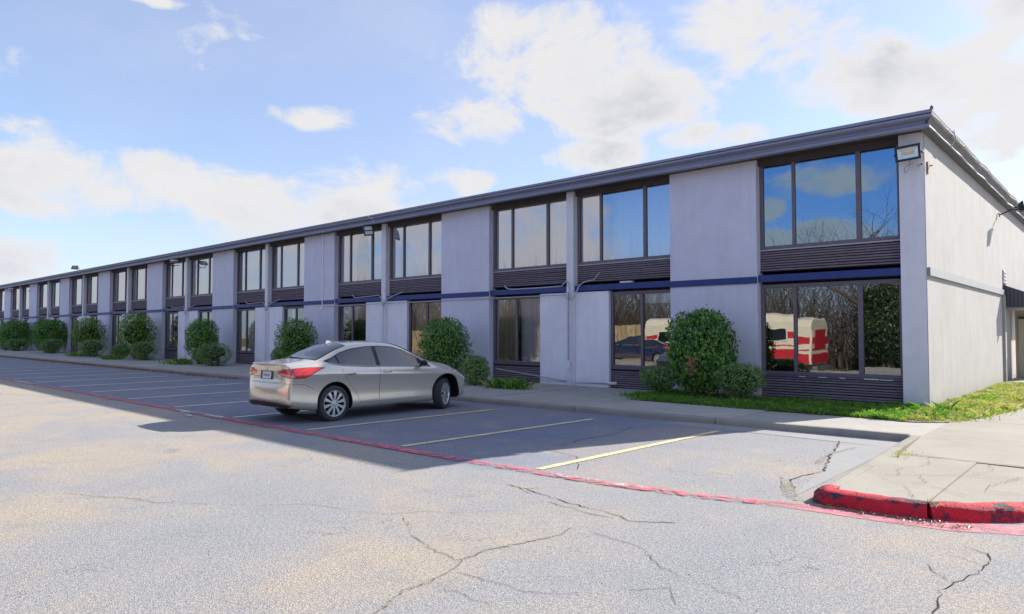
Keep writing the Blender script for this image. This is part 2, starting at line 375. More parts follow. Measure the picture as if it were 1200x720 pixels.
def paint_mat(name, col, wear_mottle, scale=14, soft=0.08, under=None):
    """road paint: where it has worn away the surface below shows"""
    m, gg, p, out = new_mat(name)
    geo = gg.n('ShaderNodeNewGeometry').outputs['Position']
    p.inputs['Roughness'].default_value = 0.75
    f = gg.noise(geo, scale, 6, 0.72); big = gg.noise(geo, 0.8, 4, 0.6)
    c = gg.mix(gg.step(gg.noise(geo, 5, 4, 0.6), 0.35, 0.7), tuple(x * 0.82 for x in col), tuple(min(1, x * 1.1) for x in col))
    gr = gg.noise(geo, 110, 3, 0.7)
    c = gg.mix(1.0, c, gg.ramp(gr, [(0.3, (0.8, 0.8, 0.8)), (0.7, (1.15, 1.15, 1.15))]), 'MULTIPLY')
    gg.l(c, p.inputs['Base Color'])
    a = gg.step(gg.math('ADD', f, gg.math('MULTIPLY', gg.math('SUBTRACT', big, 0.5), 0.55)), wear_mottle - soft, wear_mottle + soft)
    if under:
        gg.l(gg.mix(a, under, c), p.inputs['Base Color'])
        b = gg.n('ShaderNodeBump'); b.inputs['Strength'].default_value = 0.8; b.inputs['Distance'].default_value = 0.02
        gg.l(gg.math('ADD', gg.math('MULTIPLY', a, 0.4), gg.noise(geo, 40, 4, 0.7)), b.inputs['Height']); gg.l(b.outputs[0], p.inputs['Normal'])
    else:
        tr = gg.n('ShaderNodeBsdfTransparent'); mx = gg.n('ShaderNodeMixShader')
        gg.l(a, mx.inputs[0]); gg.l(tr.outputs[0], mx.inputs[1]); gg.l(p.outputs[0], mx.inputs[2]); gg.l(mx.outputs[0], out.inputs[0])
    return m
m_yellow = paint_mat('yellow_line_paint', (0.78, 0.66, 0.36), 0.33)
m_pale_line = paint_mat('pale_line_paint', (0.92, 0.85, 0.70), 0.26)
m_redline = paint_mat('red_line_paint', (0.72, 0.17, 0.20), 0.46, 9, 0.14)
m_whitescuff = paint_mat('white_scuff_paint', (0.62, 0.58, 0.56), 0.50, 8)
m_redkerb = paint_mat('red_kerb_paint', (0.74, 0.010, 0.032), 0.46, 7, 0.05, (0.05, 0.035, 0.06))
m_pinkwash = paint_mat('faded_red_wash', (0.62, 0.22, 0.25), 0.48, 7, 0.2)
m_crack = M('crack_dark', (0.075, 0.07, 0.065), 1.0, spec=0.0)
m_sand = paint_mat('sandy_crack_fill', (0.36, 0.32, 0.24), 0.52, 22, 0.16)

# ------------------------------------------------------------------ ground
def sheet(name, rows, mat, kind='structure'):
    mb = MB(); n = len(rows[0]); vs = [p for r in rows for p in r]
    mb.add(vs, [(i * n + j, i * n + j + 1, (i + 1) * n + j + 1, (i + 1) * n + j) for i in range(len(rows) - 1) for j in range(n - 1)])
    o = mb.build(name, mat, fix=False); tag(o, kind=kind); return o
XS = [-500, -120, -60, -30, -15, 0, 15, 60, 500]
ROWS = [(-500, -0.45), (-26, -0.45), (-20, -0.40), (-16.6, 0.0), (-10, 0), (0, 0), (30, 0), (500, 0)]
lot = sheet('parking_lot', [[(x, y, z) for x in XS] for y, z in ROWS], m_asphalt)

def ribbon(pts, w, z, mb, jit=0.0, step=0.12, rnd=random):
    P = []
    for (a, b) in zip(pts[:-1], pts[1:]):
        a = Vector((*a, 0)); b = Vector((*b, 0)); n = max(1, int((b - a).length / step))
        for i in range(n): P.append(a.lerp(b, i / n))
    P.append(Vector((*pts[-1], 0)))
    if jit:
        P = [p + Vector((rnd.uniform(-1, 1), rnd.uniform(-1, 1), 0)) * jit if 0 < i < len(P) - 1 else p for i, p in enumerate(P)]
    vs = []
    for i, p in enumerate(P):
        d = (P[min(i + 1, len(P) - 1)] - P[max(0, i - 1)]).normalized(); nrm = Vector((-d.y, d.x, 0))
        ww = w(i / max(1, len(P) - 1)) if callable(w) else w if not isinstance(w, tuple) else 0.62 * (w[0] + (w[1] - w[0]) * max(0.0, min(1.0, 0.5 + 0.9 * noise.noise(Vector((i * 0.33, pts[0][0] * 9, pts[0][1] * 9))))))
        if jit and (i == 0 or i == len(P) - 1): ww *= 0.2
        vs += [tuple(p + nrm * ww / 2 + Vector((0, 0, z))), tuple(p - nrm * ww / 2 + Vector((0, 0, z)))]
    mb.add(vs, [(2 * i, 2 * i + 1, 2 * i + 3, 2 * i + 2) for i in range(len(P) - 1)])
    return mb

def flat(mb, name, mat, parent):
    o = mb.build(name, mat, parent, fix=False)
    me = o.data
    if me.polygons and me.polygons[0].normal.z < 0: me.flip_normals()
    return o

# yellow stall lines, red lane line
lines = [((-2.25, -9.50), (-2.09, -5.0)), ((-4.78, -9.55), (-4.57, -5.13)), ((-7.28, -9.57), (-7.07, -5.27))]
for k in range(27):
    x = -9.85 - 2.74 * k - (0.1 if k > 2 else 0)
    lines.append(((x, -9.62 - 0.006 * k), (x - 0.02 * k + 0.02, -5.2 - 0.15 * (k % 3))))
for i, (a, b) in enumerate(lines):
    o = flat(ribbon([a, b], 0.115 if i < 6 else 0.15, 0.008, MB(), step=0.5), 'stall_line', m_yellow if i < 3 else m_pale_line, lot)
red = [(-120, -10.25), (-60, -10.15), (-26.7, -9.95), (-9.1, -9.80), (-4.0, -9.71), (-1.3, -9.60), (-0.1, -9.42), (0.35, -9.27)]
flat(ribbon(red, 0.19, 0.012, MB(), step=0.4), 'red_line', m_redline, lot)
flat(ribbon([(0.30, -9.28), (0.6, -9.19), (1.0, -9.12), (1.3, -9.09), (1.9, -9.00), (2.5, -8.67), (3.0, -8.2), (3.4, -7.6)], lambda t: 0.19 + 0.12 * min(1, t * 4), 0.004, MB(), step=0.15), 'red_wash', m_pinkwash, lot)
for pts, w in (([(-24.9, -9.95), (-22.6, -9.92)], 0.16), ([(-11.9, -9.84), (-9.9, -9.78)], 0.15), ([(-11.4, -9.95), (-10.4, -10.15)], 0.10), ([(-1.9, -9.63), (-0.7, -9.52)], 0.11)):
    flat(ribbon(pts, w, 0.016, MB(), step=0.4), 'white_scuff', m_whitescuff, lot)
flat(ribbon([(-21.5, -12.2), (-15.2, -9.86)], 0.10, 0.004, MB(), step=0.5), 'old_line', paint_mat('ghost_line_paint', (0.33, 0.32, 0.28), 0.52), lot)

CR = [([(-0.22, -13.4), (-0.37, -13.06), (-0.38, -12.86), (-0.42, -12.57), (-0.55, -12.36), (-0.56, -12.05), (-0.48, -11.78), (-0.39, -11.46), (-0.44, -11.17)], (0.004, 0.012)),
      ([(-1.76, -11.94), (-1.3, -12.23), (-0.87, -12.38), (-0.57, -12.42), (-0.54, -12.35)], (0.003, 0.013)),
      ([(-0.38, -12.61), (-0.19, -12.58), (0.0, -12.55), (0.19, -12.54), (0.38, -12.43), (0.52, -12.31)], (0.003, 0.009)),
      ([(-0.33, -12.88), (-0.11, -12.85), (0.08, -12.87), (0.27, -12.84)], (0.003, 0.008)),
      ([(-1.98, -10.36), (-1.62, -10.4), (-1.33, -10.47), (-0.98, -10.54), (-0.69, -10.57), (-0.42, -10.6), (-0.18, -10.69), (0.14, -10.46)], (0.006, 0.028)),
      ([(-1.18, -10.65), (-0.88, -10.67), (-0.62, -10.71), (-0.34, -10.72)], (0.004, 0.016)),
      ([(-0.26, -11.17), (-0.01, -11.21), (0.29, -11.28), (0.57, -11.54), (0.83, -11.65)], (0.003, 0.012)),
      ([(-2.26, -12.14), (-1.98, -11.99), (-1.78, -11.7), (-1.49, -11.5), (-1.27, -11.2)], (0.003, 0.010)),
      ([(0.61, -12.1), (0.73, -12.02), (0.84, -11.85), (1.03, -12.09)], (0.003, 0.010)),
      ([(-5.08, -13.72), (-4.6, -13.5), (-4.24, -13.28), (-3.98, -13.24), (-3.47, -12.86), (-3.1, -12.59), (-2.77, -12.24), (-2.43, -12.15)], (0.003, 0.012)),
      ([(2.21, -11.19), (2.16, -10.76), (2.19, -10.52), (2.29, -10.21), (2.29, -9.64), (2.11, -9.58)], (0.004, 0.026)),
      ([(2.19, -10.52), (2.05, -10.40), (1.98, -10.2)], (0.003, 0.010)), ([(2.29, -10.0), (2.12, -9.86), (2.02, -9.88)], (0.003, 0.010)), ([(2.25, -10.3), (2.4, -10.38)], (0.003, 0.010)),
      ([(0.86, -11.7), (1.03, -11.64), (1.31, -11.75)], (0.003, 0.010)), ([(1.37, -10.88), (1.46, -10.85)], (0.03, 0.06)),
      ([(-3.73, -8.22), (-3.15, -7.86), (-3.25, -7.23), (-3.18, -6.57), (-3.45, -5.46)], (0.006, 0.03)),
      ([(-4.9, -7.3), (-4.2, -7.6), (-3.7, -7.4), (-3.2, -7.2)], (0.005, 0.02)), ([(-1.9, -9.2), (-2.4, -8.5), (-3.2, -8.3)], (0.005, 0.02)),
      ([(-6.3, -8.9), (-5.5, -8.2), (-4.9, -8.4)], (0.004, 0.015)),
      ([(-0.26, -4.75), (-0.1, -5.4), (0.02, -6.08), (0.18, -6.7), (0.33, -7.32), (0.2, -8.0), (0.42, -8.5)], (0.008, 0.04))]
for pts, w in CR:
    flat(ribbon(pts, w, 0.005, MB(), jit=0.022, step=0.055), 'crack', m_crack, lot)
for pts, w in (([(-0.22, -13.4), (-0.37, -13.06), (-0.38, -12.86), (-0.42, -12.57), (-0.55, -12.36), (-0.56, -12.05), (-0.48, -11.78), (-0.39, -11.46)], (0.02, 0.07)),
               ([(0.05, -7.9), (0.28, -8.3), (0.5, -8.8), (0.75, -9.0)], (0.06, 0.24)), ([(0.1, -5.2), (0.0, -6.1), (0.1, -6.9)], (0.02, 0.16)), ([(-1.55, -10.2), (-1.75, -10.38), (-1.5, -10.5)], (0.02, 0.08)), ([(0.8, -9.04), (1.3, -9.0), (1.9, -8.88)], (0.02, 0.09))):
    flat(ribbon(pts, w, 0.009, MB(), jit=0.008, step=0.12), 'sand_fill', m_sand, lot)
gut = MB()
gut.add([(x, y, 0.004) for x, y in [(0.53, -4.9), (-0.22, -4.9), (0.05, -6.1), (0.34, -7.3), (0.42, -8.2), (0.53, -8.75)]], [(0, 1, 2, 3, 4, 5)])
gut.add([(0.53, -4.9, 0.004), (0.53, -4.17, 0.004), (-3.0, -4.29, 0.004), (-3.4, -4.75, 0.004)], [(0, 1, 2, 3)])
flat(gut, 'gutter_pan', m_gutter, lot)

def sweep(path, prof, mb, step=0.25, rough=0.0, mi=0, wave=3.0):
    """profile (offset to the left of travel, z) swept along a ground path"""
    P = []
    for a, b in zip(path[:-1], path[1:]):
        a = Vector((*a, 0)); b = Vector((*b, 0)); n = max(1, int((b - a).length / step))
        for i in range(n): P.append(a.lerp(b, i / n))
    P.append(Vector((*path[-1], 0))); m = len(prof); vs = []
    for i, p in enumerate(P):
        d = (P[min(i + 1, len(P) - 1)] - P[max(0, i - 1)]).normalized(); nr = Vector((-d.y, d.x, 0))
        for j, (o, z) in enumerate(prof):
            q = p + nr * o + Vector((0, 0, z))
            if rough and z > 0.02:
                nv = noise.noise_vector(q * wave); nv2 = noise.noise_vector(q * wave * 4)
                q = q + (nr * nv.x + Vector((0, 0, nv.y * 0.6))) * rough + nv2 * rough * 0.4
            vs.append(tuple(q))
    fs = [(i * m + j, (i + 1) * m + j, (i + 1) * m + j + 1, i * m + j + 1) for i in range(len(P) - 1) for j in range(m - 1)]
    k = (len(P) - 1) * m
    fs += [tuple(range(m)), tuple(k + j for j in reversed(range(m)))]
    mb.add(vs, fs, mi); return mb

KP = [(0.54, -4.17), (-7.2, -4.46), (-19, -4.40), (-53, -4.65), (-110, -5.1)]     # kerb foot along the stalls
def kerb_y(x):
    for (x1, y1), (x0, y0) in zip(KP[:-1], KP[1:]):
        if x0 <= x <= x1: return y1 + (y0 - y1) * (x1 - x) / (x1 - x0)
    return KP[0][1]
kerb = empty('kerb'); tag(kerb, kind='structure')
prof = [(0, -0.02), (0.008, 0.04), (0.012, 0.085), (0.035, 0.108), (0.06, 0.112), (0.16, 0.112), (0.16, -0.02)]
prof_r = [(-o, z) for o, z in prof]
xk = 0.54; ki = 0
while xk > -100:
    x2 = max(xk - (3.05 if xk > -40 else 9.0), -110)
    pts = [(xk - 0.006, kerb_y(xk))] + [p for p in KP if x2 < p[0] < xk - 0.02] + [(x2 + 0.006, kerb_y(x2))]
    sweep(pts, prof_r, MB(), 0.3, 0.006).build('kerb_stone', m_kerb, kerb, smooth=50); xk = x2
# side kerb of the apron (kerb foot runs from the inner corner to the red nose)
apk = [(0.545, -4.17), (0.60, -5.5), (0.68, -7.2), (0.735, -8.55)]
apron = empty('apron'); tag(apron, kind='structure')
for a, b in zip(apk[:-1], apk[1:]):
    sweep([a, (b[0], b[1] + 0.01)], prof, MB(), 0.25, 0.005).build('kerb_stone', m_apron, apron, smooth=50)
profR = [(-0.03, -0.02), (0.0, 0.03), (0.015, 0.075), (0.05, 0.115), (0.095, 0.135), (0.15, 0.138), (0.19, 0.125), (0.19, -0.02)]
rk1 = [(0.70, -8.62), (0.72, -8.80), (0.80, -8.92), (1.0, -8.96), (1.4, -8.94), (1.72, -8.88)]
rk2 = [(1.76, -8.87), (2.05, -8.70), (2.36, -8.40), (2.9, -7.7), (3.4, -6.8), (3.8, -5.5), (4.1, -3.5), (4.3, 0), (4.3, 16)]
for pth in (rk1, rk2): sweep(pth, profR, MB(), 0.06 if pth is rk1 else 0.10, 0.018, wave=7).build('red_kerb', m_redkerb, apron, smooth=60)
def slab(poly, parent, mat, name='slab', z=0.108, jz=0.0):
    poly = [Vector((*p, 0)) for p in poly]; n = len(poly)
    vs = [(p.x, p.y, -0.02) for p in poly] + [(p.x, p.y, z + jz) for p in poly]
    mb = MB().add(vs, [tuple(range(n, 2 * n))] + [(i, (i + 1) % n, n + (i + 1) % n, n + i) for i in range(n)])
    return mb.build(name, mat, parent)
slab([(0.70, -4.05), (0.86, -6.06), (2.25, -6.07), (2.25, -1.6), (0.70, -1.6)], apron, m_apron)
slab([(2.26, -1.6), (2.26, -6.07), (3.46, -6.2), (3.75, -5.0), (3.92, -3.5), (4.1, -1.6)], apron, m_apron, jz=-0.006)
slab([(0.77, -6.11), (0.845, -7.2), (0.90, -8.62), (0.98, -8.76), (1.4, -8.75), (1.68, -8.68), (1.68, -6.11)], apron, m_apron, jz=0.004)
slab([(1.69, -6.11), (1.69, -8.67), (1.95, -8.54), (2.24, -8.28), (2.75, -7.6), (3.25, -6.7), (3.42, -6.24)], apron, m_apron, jz=-0.004)
slab([(0.70, -1.58), (2.7, -1.58), (2.7, 16), (1.52, 16), (1.52, 9.98), (1.1, 9.98)], apron, m_apron)
slab([(2.71, -1.58), (4.1, -1.58), (4.1, 16), (2.71, 16)], apron, m_apron, jz=-0.004)
slab([(0.02, 10.0), (1.5, 10.0), (1.5, 16), (0.02, 16)], apron, m_apron, jz=0.01)
ACR = [([(0.9, -6.085), (1.39, -6.08), (2.13, -6.09), (3.4, -6.2)], (0.016, 0.035)), ([(1.01, -7.82), (1.37, -8.07), (1.56, -8.6)], (0.003, 0.010)), ([(1.38, -7.93), (1.69, -7.99), (2.01, -8.25)], (0.003, 0.010)),
       ([(2.2, -6.81), (2.0, -7.5), (2.02, -7.82), (2.3, -7.75)], (0.003, 0.012)), ([(0.91, -4.3), (1.39, -4.68), (1.9, -4.9)], (0.002, 0.008)),
       ([(1.03, -7.72), (1.36, -7.42), (1.76, -7.06), (2.18, -6.91)], (0.003, 0.010)), ([(1.36, -7.42), (1.5, -7.8), (1.38, -7.93)], (0.003, 0.010)), ([(1.2, -7.6), (1.1, -7.2), (1.3, -6.7), (1.2, -6.1)], (0.002, 0.008)), ([(1.76, -7.06), (1.9, -6.6), (1.8, -6.1)], (0.002, 0.008))]
for pts, w in ACR: flat(ribbon(pts, w, 0.122, MB(), jit=0.018, step=0.05), 'crack', m_crack, apron)
# public walk along the building
walk = empty('sidewalk'); tag(walk, kind='structure')
xe = 0.695; first = True
while xe > -95:
    w = 3.02 if xe > -45 else 6.04
    x2 = xe - w; yi = -1.3 if first else -2.42 if x2 > -6.3 else 0.18
    slab([(xe, yi), (x2 + 0.014, yi), (x2 + 0.014, kerb_y(x2) + 0.162), (xe, min(kerb_y(xe), kerb_y(x2)) + 0.162)], walk, m_walk, jz=-0.012 if first else random.uniform(-0.004, 0.004)); xe = x2; first = False
for pts in ([(-5.1, -4.2), (-4.6, -3.4), (-4.9, -2.6)], [(-12.6, -4.1), (-12.2, -3.0), (-12.4, -1.4)], [(0.1, -3.9), (-0.4, -3.2), (-0.1, -2.7)]):
    flat(ribbon(pts, (0.002, 0.008), 0.114, MB(), jit=0.015, step=0.06), 'crack', m_crack, walk)

# ------------------------------------------------------------------ the motel
L = 8.82; NMOD = 10; XE = -3.5 - L * NMOD
motel = empty('motel_building', (0, 0, 0), 0, 'long two storey grey motel with blue band and brown louvred window bays', 'building')
def part(mb, name, mat, **k): return mb.build(name, mat, motel, **k)
def stuccobox(a, b, name, mat): return part(MB().box(a, b), name, mat)
FZ = 0.06
ZT = 5.73
# solid wall panels between the window bays
for k in range(NMOD):
    stuccobox((-5.79 - L * k, 0.0, FZ), (-3.50 - L * k, 0.34, ZT), 'wall_panel', m_stucco)
    stuccobox((-9.17 - L * k, 0.0, FZ - 0.04), (-8.92 - L * k, 0.34, ZT), 'pier', m_pier)
    part(MB().box((-5.79 - L * k, -0.03, 2.80), (-3.50 - L * k, -0.002, 2.96)), 'band', m_blue)
stuccobox((-0.47, 0.0, FZ - 0.04), (-0.012, 0.34, ZT), 'corner_pier', m_pier)
# end wall
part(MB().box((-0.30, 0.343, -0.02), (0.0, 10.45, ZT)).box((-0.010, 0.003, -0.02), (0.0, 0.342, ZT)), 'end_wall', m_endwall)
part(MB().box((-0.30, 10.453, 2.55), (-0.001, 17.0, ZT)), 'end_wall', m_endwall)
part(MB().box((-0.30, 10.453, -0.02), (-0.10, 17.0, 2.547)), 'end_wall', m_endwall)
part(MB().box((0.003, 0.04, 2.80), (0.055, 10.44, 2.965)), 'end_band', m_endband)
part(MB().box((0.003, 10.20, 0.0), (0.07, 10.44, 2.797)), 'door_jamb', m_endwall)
# core behind the rooms, floors, roof
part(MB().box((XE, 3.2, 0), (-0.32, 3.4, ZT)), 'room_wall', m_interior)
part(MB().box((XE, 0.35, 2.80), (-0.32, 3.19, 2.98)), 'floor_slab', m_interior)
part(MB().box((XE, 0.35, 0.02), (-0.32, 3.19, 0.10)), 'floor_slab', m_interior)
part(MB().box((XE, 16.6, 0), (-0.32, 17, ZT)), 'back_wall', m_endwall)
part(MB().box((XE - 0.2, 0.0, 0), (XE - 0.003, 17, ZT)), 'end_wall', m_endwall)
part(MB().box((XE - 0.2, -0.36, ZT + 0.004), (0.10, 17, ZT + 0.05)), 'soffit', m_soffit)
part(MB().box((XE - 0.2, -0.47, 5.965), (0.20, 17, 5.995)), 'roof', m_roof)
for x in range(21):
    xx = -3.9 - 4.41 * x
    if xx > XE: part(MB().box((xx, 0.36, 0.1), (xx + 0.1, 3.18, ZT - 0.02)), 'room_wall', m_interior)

# eaves: crown-shaped fascia along the front, weathered grey return on the gable end
PF = [(0.32, 5.695), (0.425, 5.697), (0.447, 5.712), (0.444, 5.756), (0.425, 5.768), (0.36, 5.778), (0.350, 5.80), (0.360, 5.842), (0.40, 5.868), (0.475, 5.888), (0.490, 5.900), (0.493, 5.940), (0.445, 5.950), (0.445, 5.960), (0.503, 5.966), (0.507, 6.02), (0.49, 6.03), (0.32, 6.03)]
PG = [(0.32, 5.695), (0.425, 5.70), (0.440, 5.73), (0.42, 5.77), (0.43, 5.83), (0.47, 5.89), (0.492, 5.94), (0.500, 6.02), (0.49, 6.03), (0.32, 6.03)]
def eave(front):
    pr = PF if front else PG; mb = MB(); n = len(pr); vs = []
    stations = [XE - 0.3] + [(-88 + 4.4 * i) for i in range(20)] + [None] if front else [None] + [0.4 + 0.55 * i for i in range(31)]
    for si, s_ in enumerate(stations):
        for o, z in pr:
            wob = 0.0
            if s_ is not None:
                wob = noise.noise(Vector((s_ * (0.25 if front else 0.9), 3 if front else 9, 0))) * (0.010 if front else 0.022)
            if front: vs.append(((o - 0.26) if s_ is None else s_, -o, z + wob))
            else: vs.append((o - 0.26 + wob, -o if s_ is None else s_, z + wob))
    fs = [(i * n + j, (i + 1) * n + j, (i + 1) * n + (j + 1) % n, i * n + (j + 1) % n) for i in range(len(stations) - 1) for j in range(n)]
    fs.append(tuple(((len(stations) - 1) * n if front else 0) + i for i in range(n)))
    mb.add(vs, fs); return mb
part(eave(True), 'fascia', m_fascia, smooth=35)
part(eave(False), 'gable_fascia', m_rake, smooth=35)
def rail(y0, y1, o, z, r, name, mat):
    return part(MB().tube([(o - 0.26 + noise.noise(Vector((y * 0.9, 9, 0))) * 0.022, y, z + noise.noise(Vector((y * 0.9, 9, 0))) * 0.022) for y in np.arange(y0, y1, 0.55)], r, 6), name, mat)
rail(-0.42, 17, 0.437, 5.715, 0.017, 'gable_trim', m_trim)
rail(-0.48, 17, 0.505, 5.925, 0.014, 'gable_trim', m_trim)
part(MB().box((0.0, -0.34, 5.692), (0.175, 17, 5.702)), 'gable_soffit', m_rake)
part(MB().tube([(0.24, -0.515, 6.01), (0.245, -0.52, 6.06), (0.25, -0.50, 6.085)], [0.03, 0.028, 0.012], 8), 'eave_cap', m_rake)
part(MB().tube([(0.255, 1.6, 6.05), (0.29, 1.6, 5.86), (0.19, 1.6, 5.69)], 0.012, 6), 'gable_strap', m_trim)

# --- windows
GLZ = 0.022
def bar_frame(w, h, cuts, fw_=0.085, mw=0.11, top=0.09, bot=0.08, d=0.09):
    mb = MB()
    mb.box((0, 0, 0), (fw_, d, h)); mb.box((w - fw_, 0, 0), (w, d, h))
    mb.box((fw_, 0.002, 0), (w - fw_, d - 0.002, bot)); mb.box((fw_, 0.002, h - top), (w - fw_, d - 0.002, h))
    for c, cw in cuts: mb.box((c - cw / 2, 0.004, bot), (c + cw / 2, d - 0.004, h - top))
    me = mb.mesh('window', m_frame); return bevel(me, 0.006, 1)
_pane_cache = {}
def pane(parent, x0, x1, z0, z1, mat, tilt=True):
    key = (round(x1 - x0, 2), round(z1 - z0, 2), mat.name)
    if key not in _pane_cache:
        w, h = x1 - x0, z1 - z0
        _pane_cache[key] = MB().add([(-w / 2, 0, -h / 2), (w / 2, 0, -h / 2), (w / 2, 0, h / 2), (-w / 2, 0, h / 2)], [(0, 1, 2, 3)]).mesh('pane', mat, fix=False)
    o = link('pane', _pane_cache[key], parent, ((x0 + x1) / 2, 0.045, (z0 + z1) / 2))
    if tilt: o.rotation_euler = (R(random.uniform(-0.25, 0.25)), 0, R(random.uniform(-0.3, 0.3)))
    return o
def curtain(parent, x0, x1, z0, z1, mat, amp=0.018, wl=0.14, swag=None, y=0.115):
    n = max(6, int((x1 - x0) / 0.022)); rows = 24 if swag else 2; vs = []
    for r_ in range(rows):
        v = r_ / (rows - 1)
        for i in range(n + 1):
            u = i / n; x = x0 + (x1 - x0) * u
            if swag:
                pinch = 0.56 + 0.44 * max(0.0, min(1.0, (v - 0.40) / 0.6)) ** 1.6
                x = x0 + (x1 - x0) * u * pinch if swag == 'l' else x1 - (x1 - x0) * (1 - u) * pinch
            vs.append((x, y + amp * math.sin(2 * math.pi * u * (x1 - x0) / wl + 1.3 * math.sin(u * 9)) , z0 + (z1 - z0) * v))
    mb = MB().add(vs, [(r_ * (n + 1) + i, r_ * (n + 1) + i + 1, (r_ + 1) * (n + 1) + i + 1, (r_ + 1) * (n + 1) + i) for r_ in range(rows - 1) for i in range(n)])
    return mb.build('curtain', mat, parent, smooth=80, fix=False)
_slat = {}
def slat_mesh(w):
    key = round(w, 2)
    if key not in _slat:
        _slat[key] = MB().prism([(0.030, 0.0), (0.0, 0.006), (-0.004, 0.020), (0.030, 0.045)], 0.0, w, 'x').mesh('slat', m_slat)
    return _slat[key]
def louvre(x0, x1, z0, z1, near, y=0.185, pitch=0.0585):
    w = x1 - x0; n = int((z1 - z0) / pitch)
    p = part(MB().box((0, 0.031, 0), (w, 0.06, z1 - z0)).box((0, 0.0, -0.02), (w, 0.03, -0.002)), 'louvre_panel', [m_dark], loc=(x0, y, z0))
    if near:
        for i in range(n):
            o = link('slat', slat_mesh(w), p, (0, 0, 0.004 + i * pitch)); o.rotation_euler = (0, R(random.uniform(-0.12, 0.12)), 0)
    else:
        mb = MB()
        for i in range(n):
            z = 0.004 + i * pitch; mb.prism([(0.030, z), (0.0, z + 0.006), (-0.004, z + 0.020), (0.030, z + 0.045)], 0, w, 'x')
        tag(mb.build('slat', m_slat, p), kind='stuff')
    return p
_fr = {}
def window(x0, x1, z0, z1, cuts, mat, y=0.19):
    key = (round(x1 - x0, 2), round(z1 - z0, 2), tuple(round(c, 2) for c, _ in cuts))
    if key not in _fr: _fr[key] = bar_frame(x1 - x0, z1 - z0, cuts)
    f = link('window', _fr[key], motel, (x0, y, z0)); w, h = x1 - x0, z1 - z0
    e = [0.085] + [v for c, cw in cuts for v in (c - cw / 2, c + cw / 2)] + [w - 0.085]
    for i in range(0, len(e), 2): pane(f, e[i] - 0.01, e[i + 1] + 0.01, 0.07, h - 0.08, mat if not isinstance(mat, list) else mat[i // 2])
    return f, e, w, h
ZU0, ZU1 = 3.60, 5.69
rs = random.Random(5)
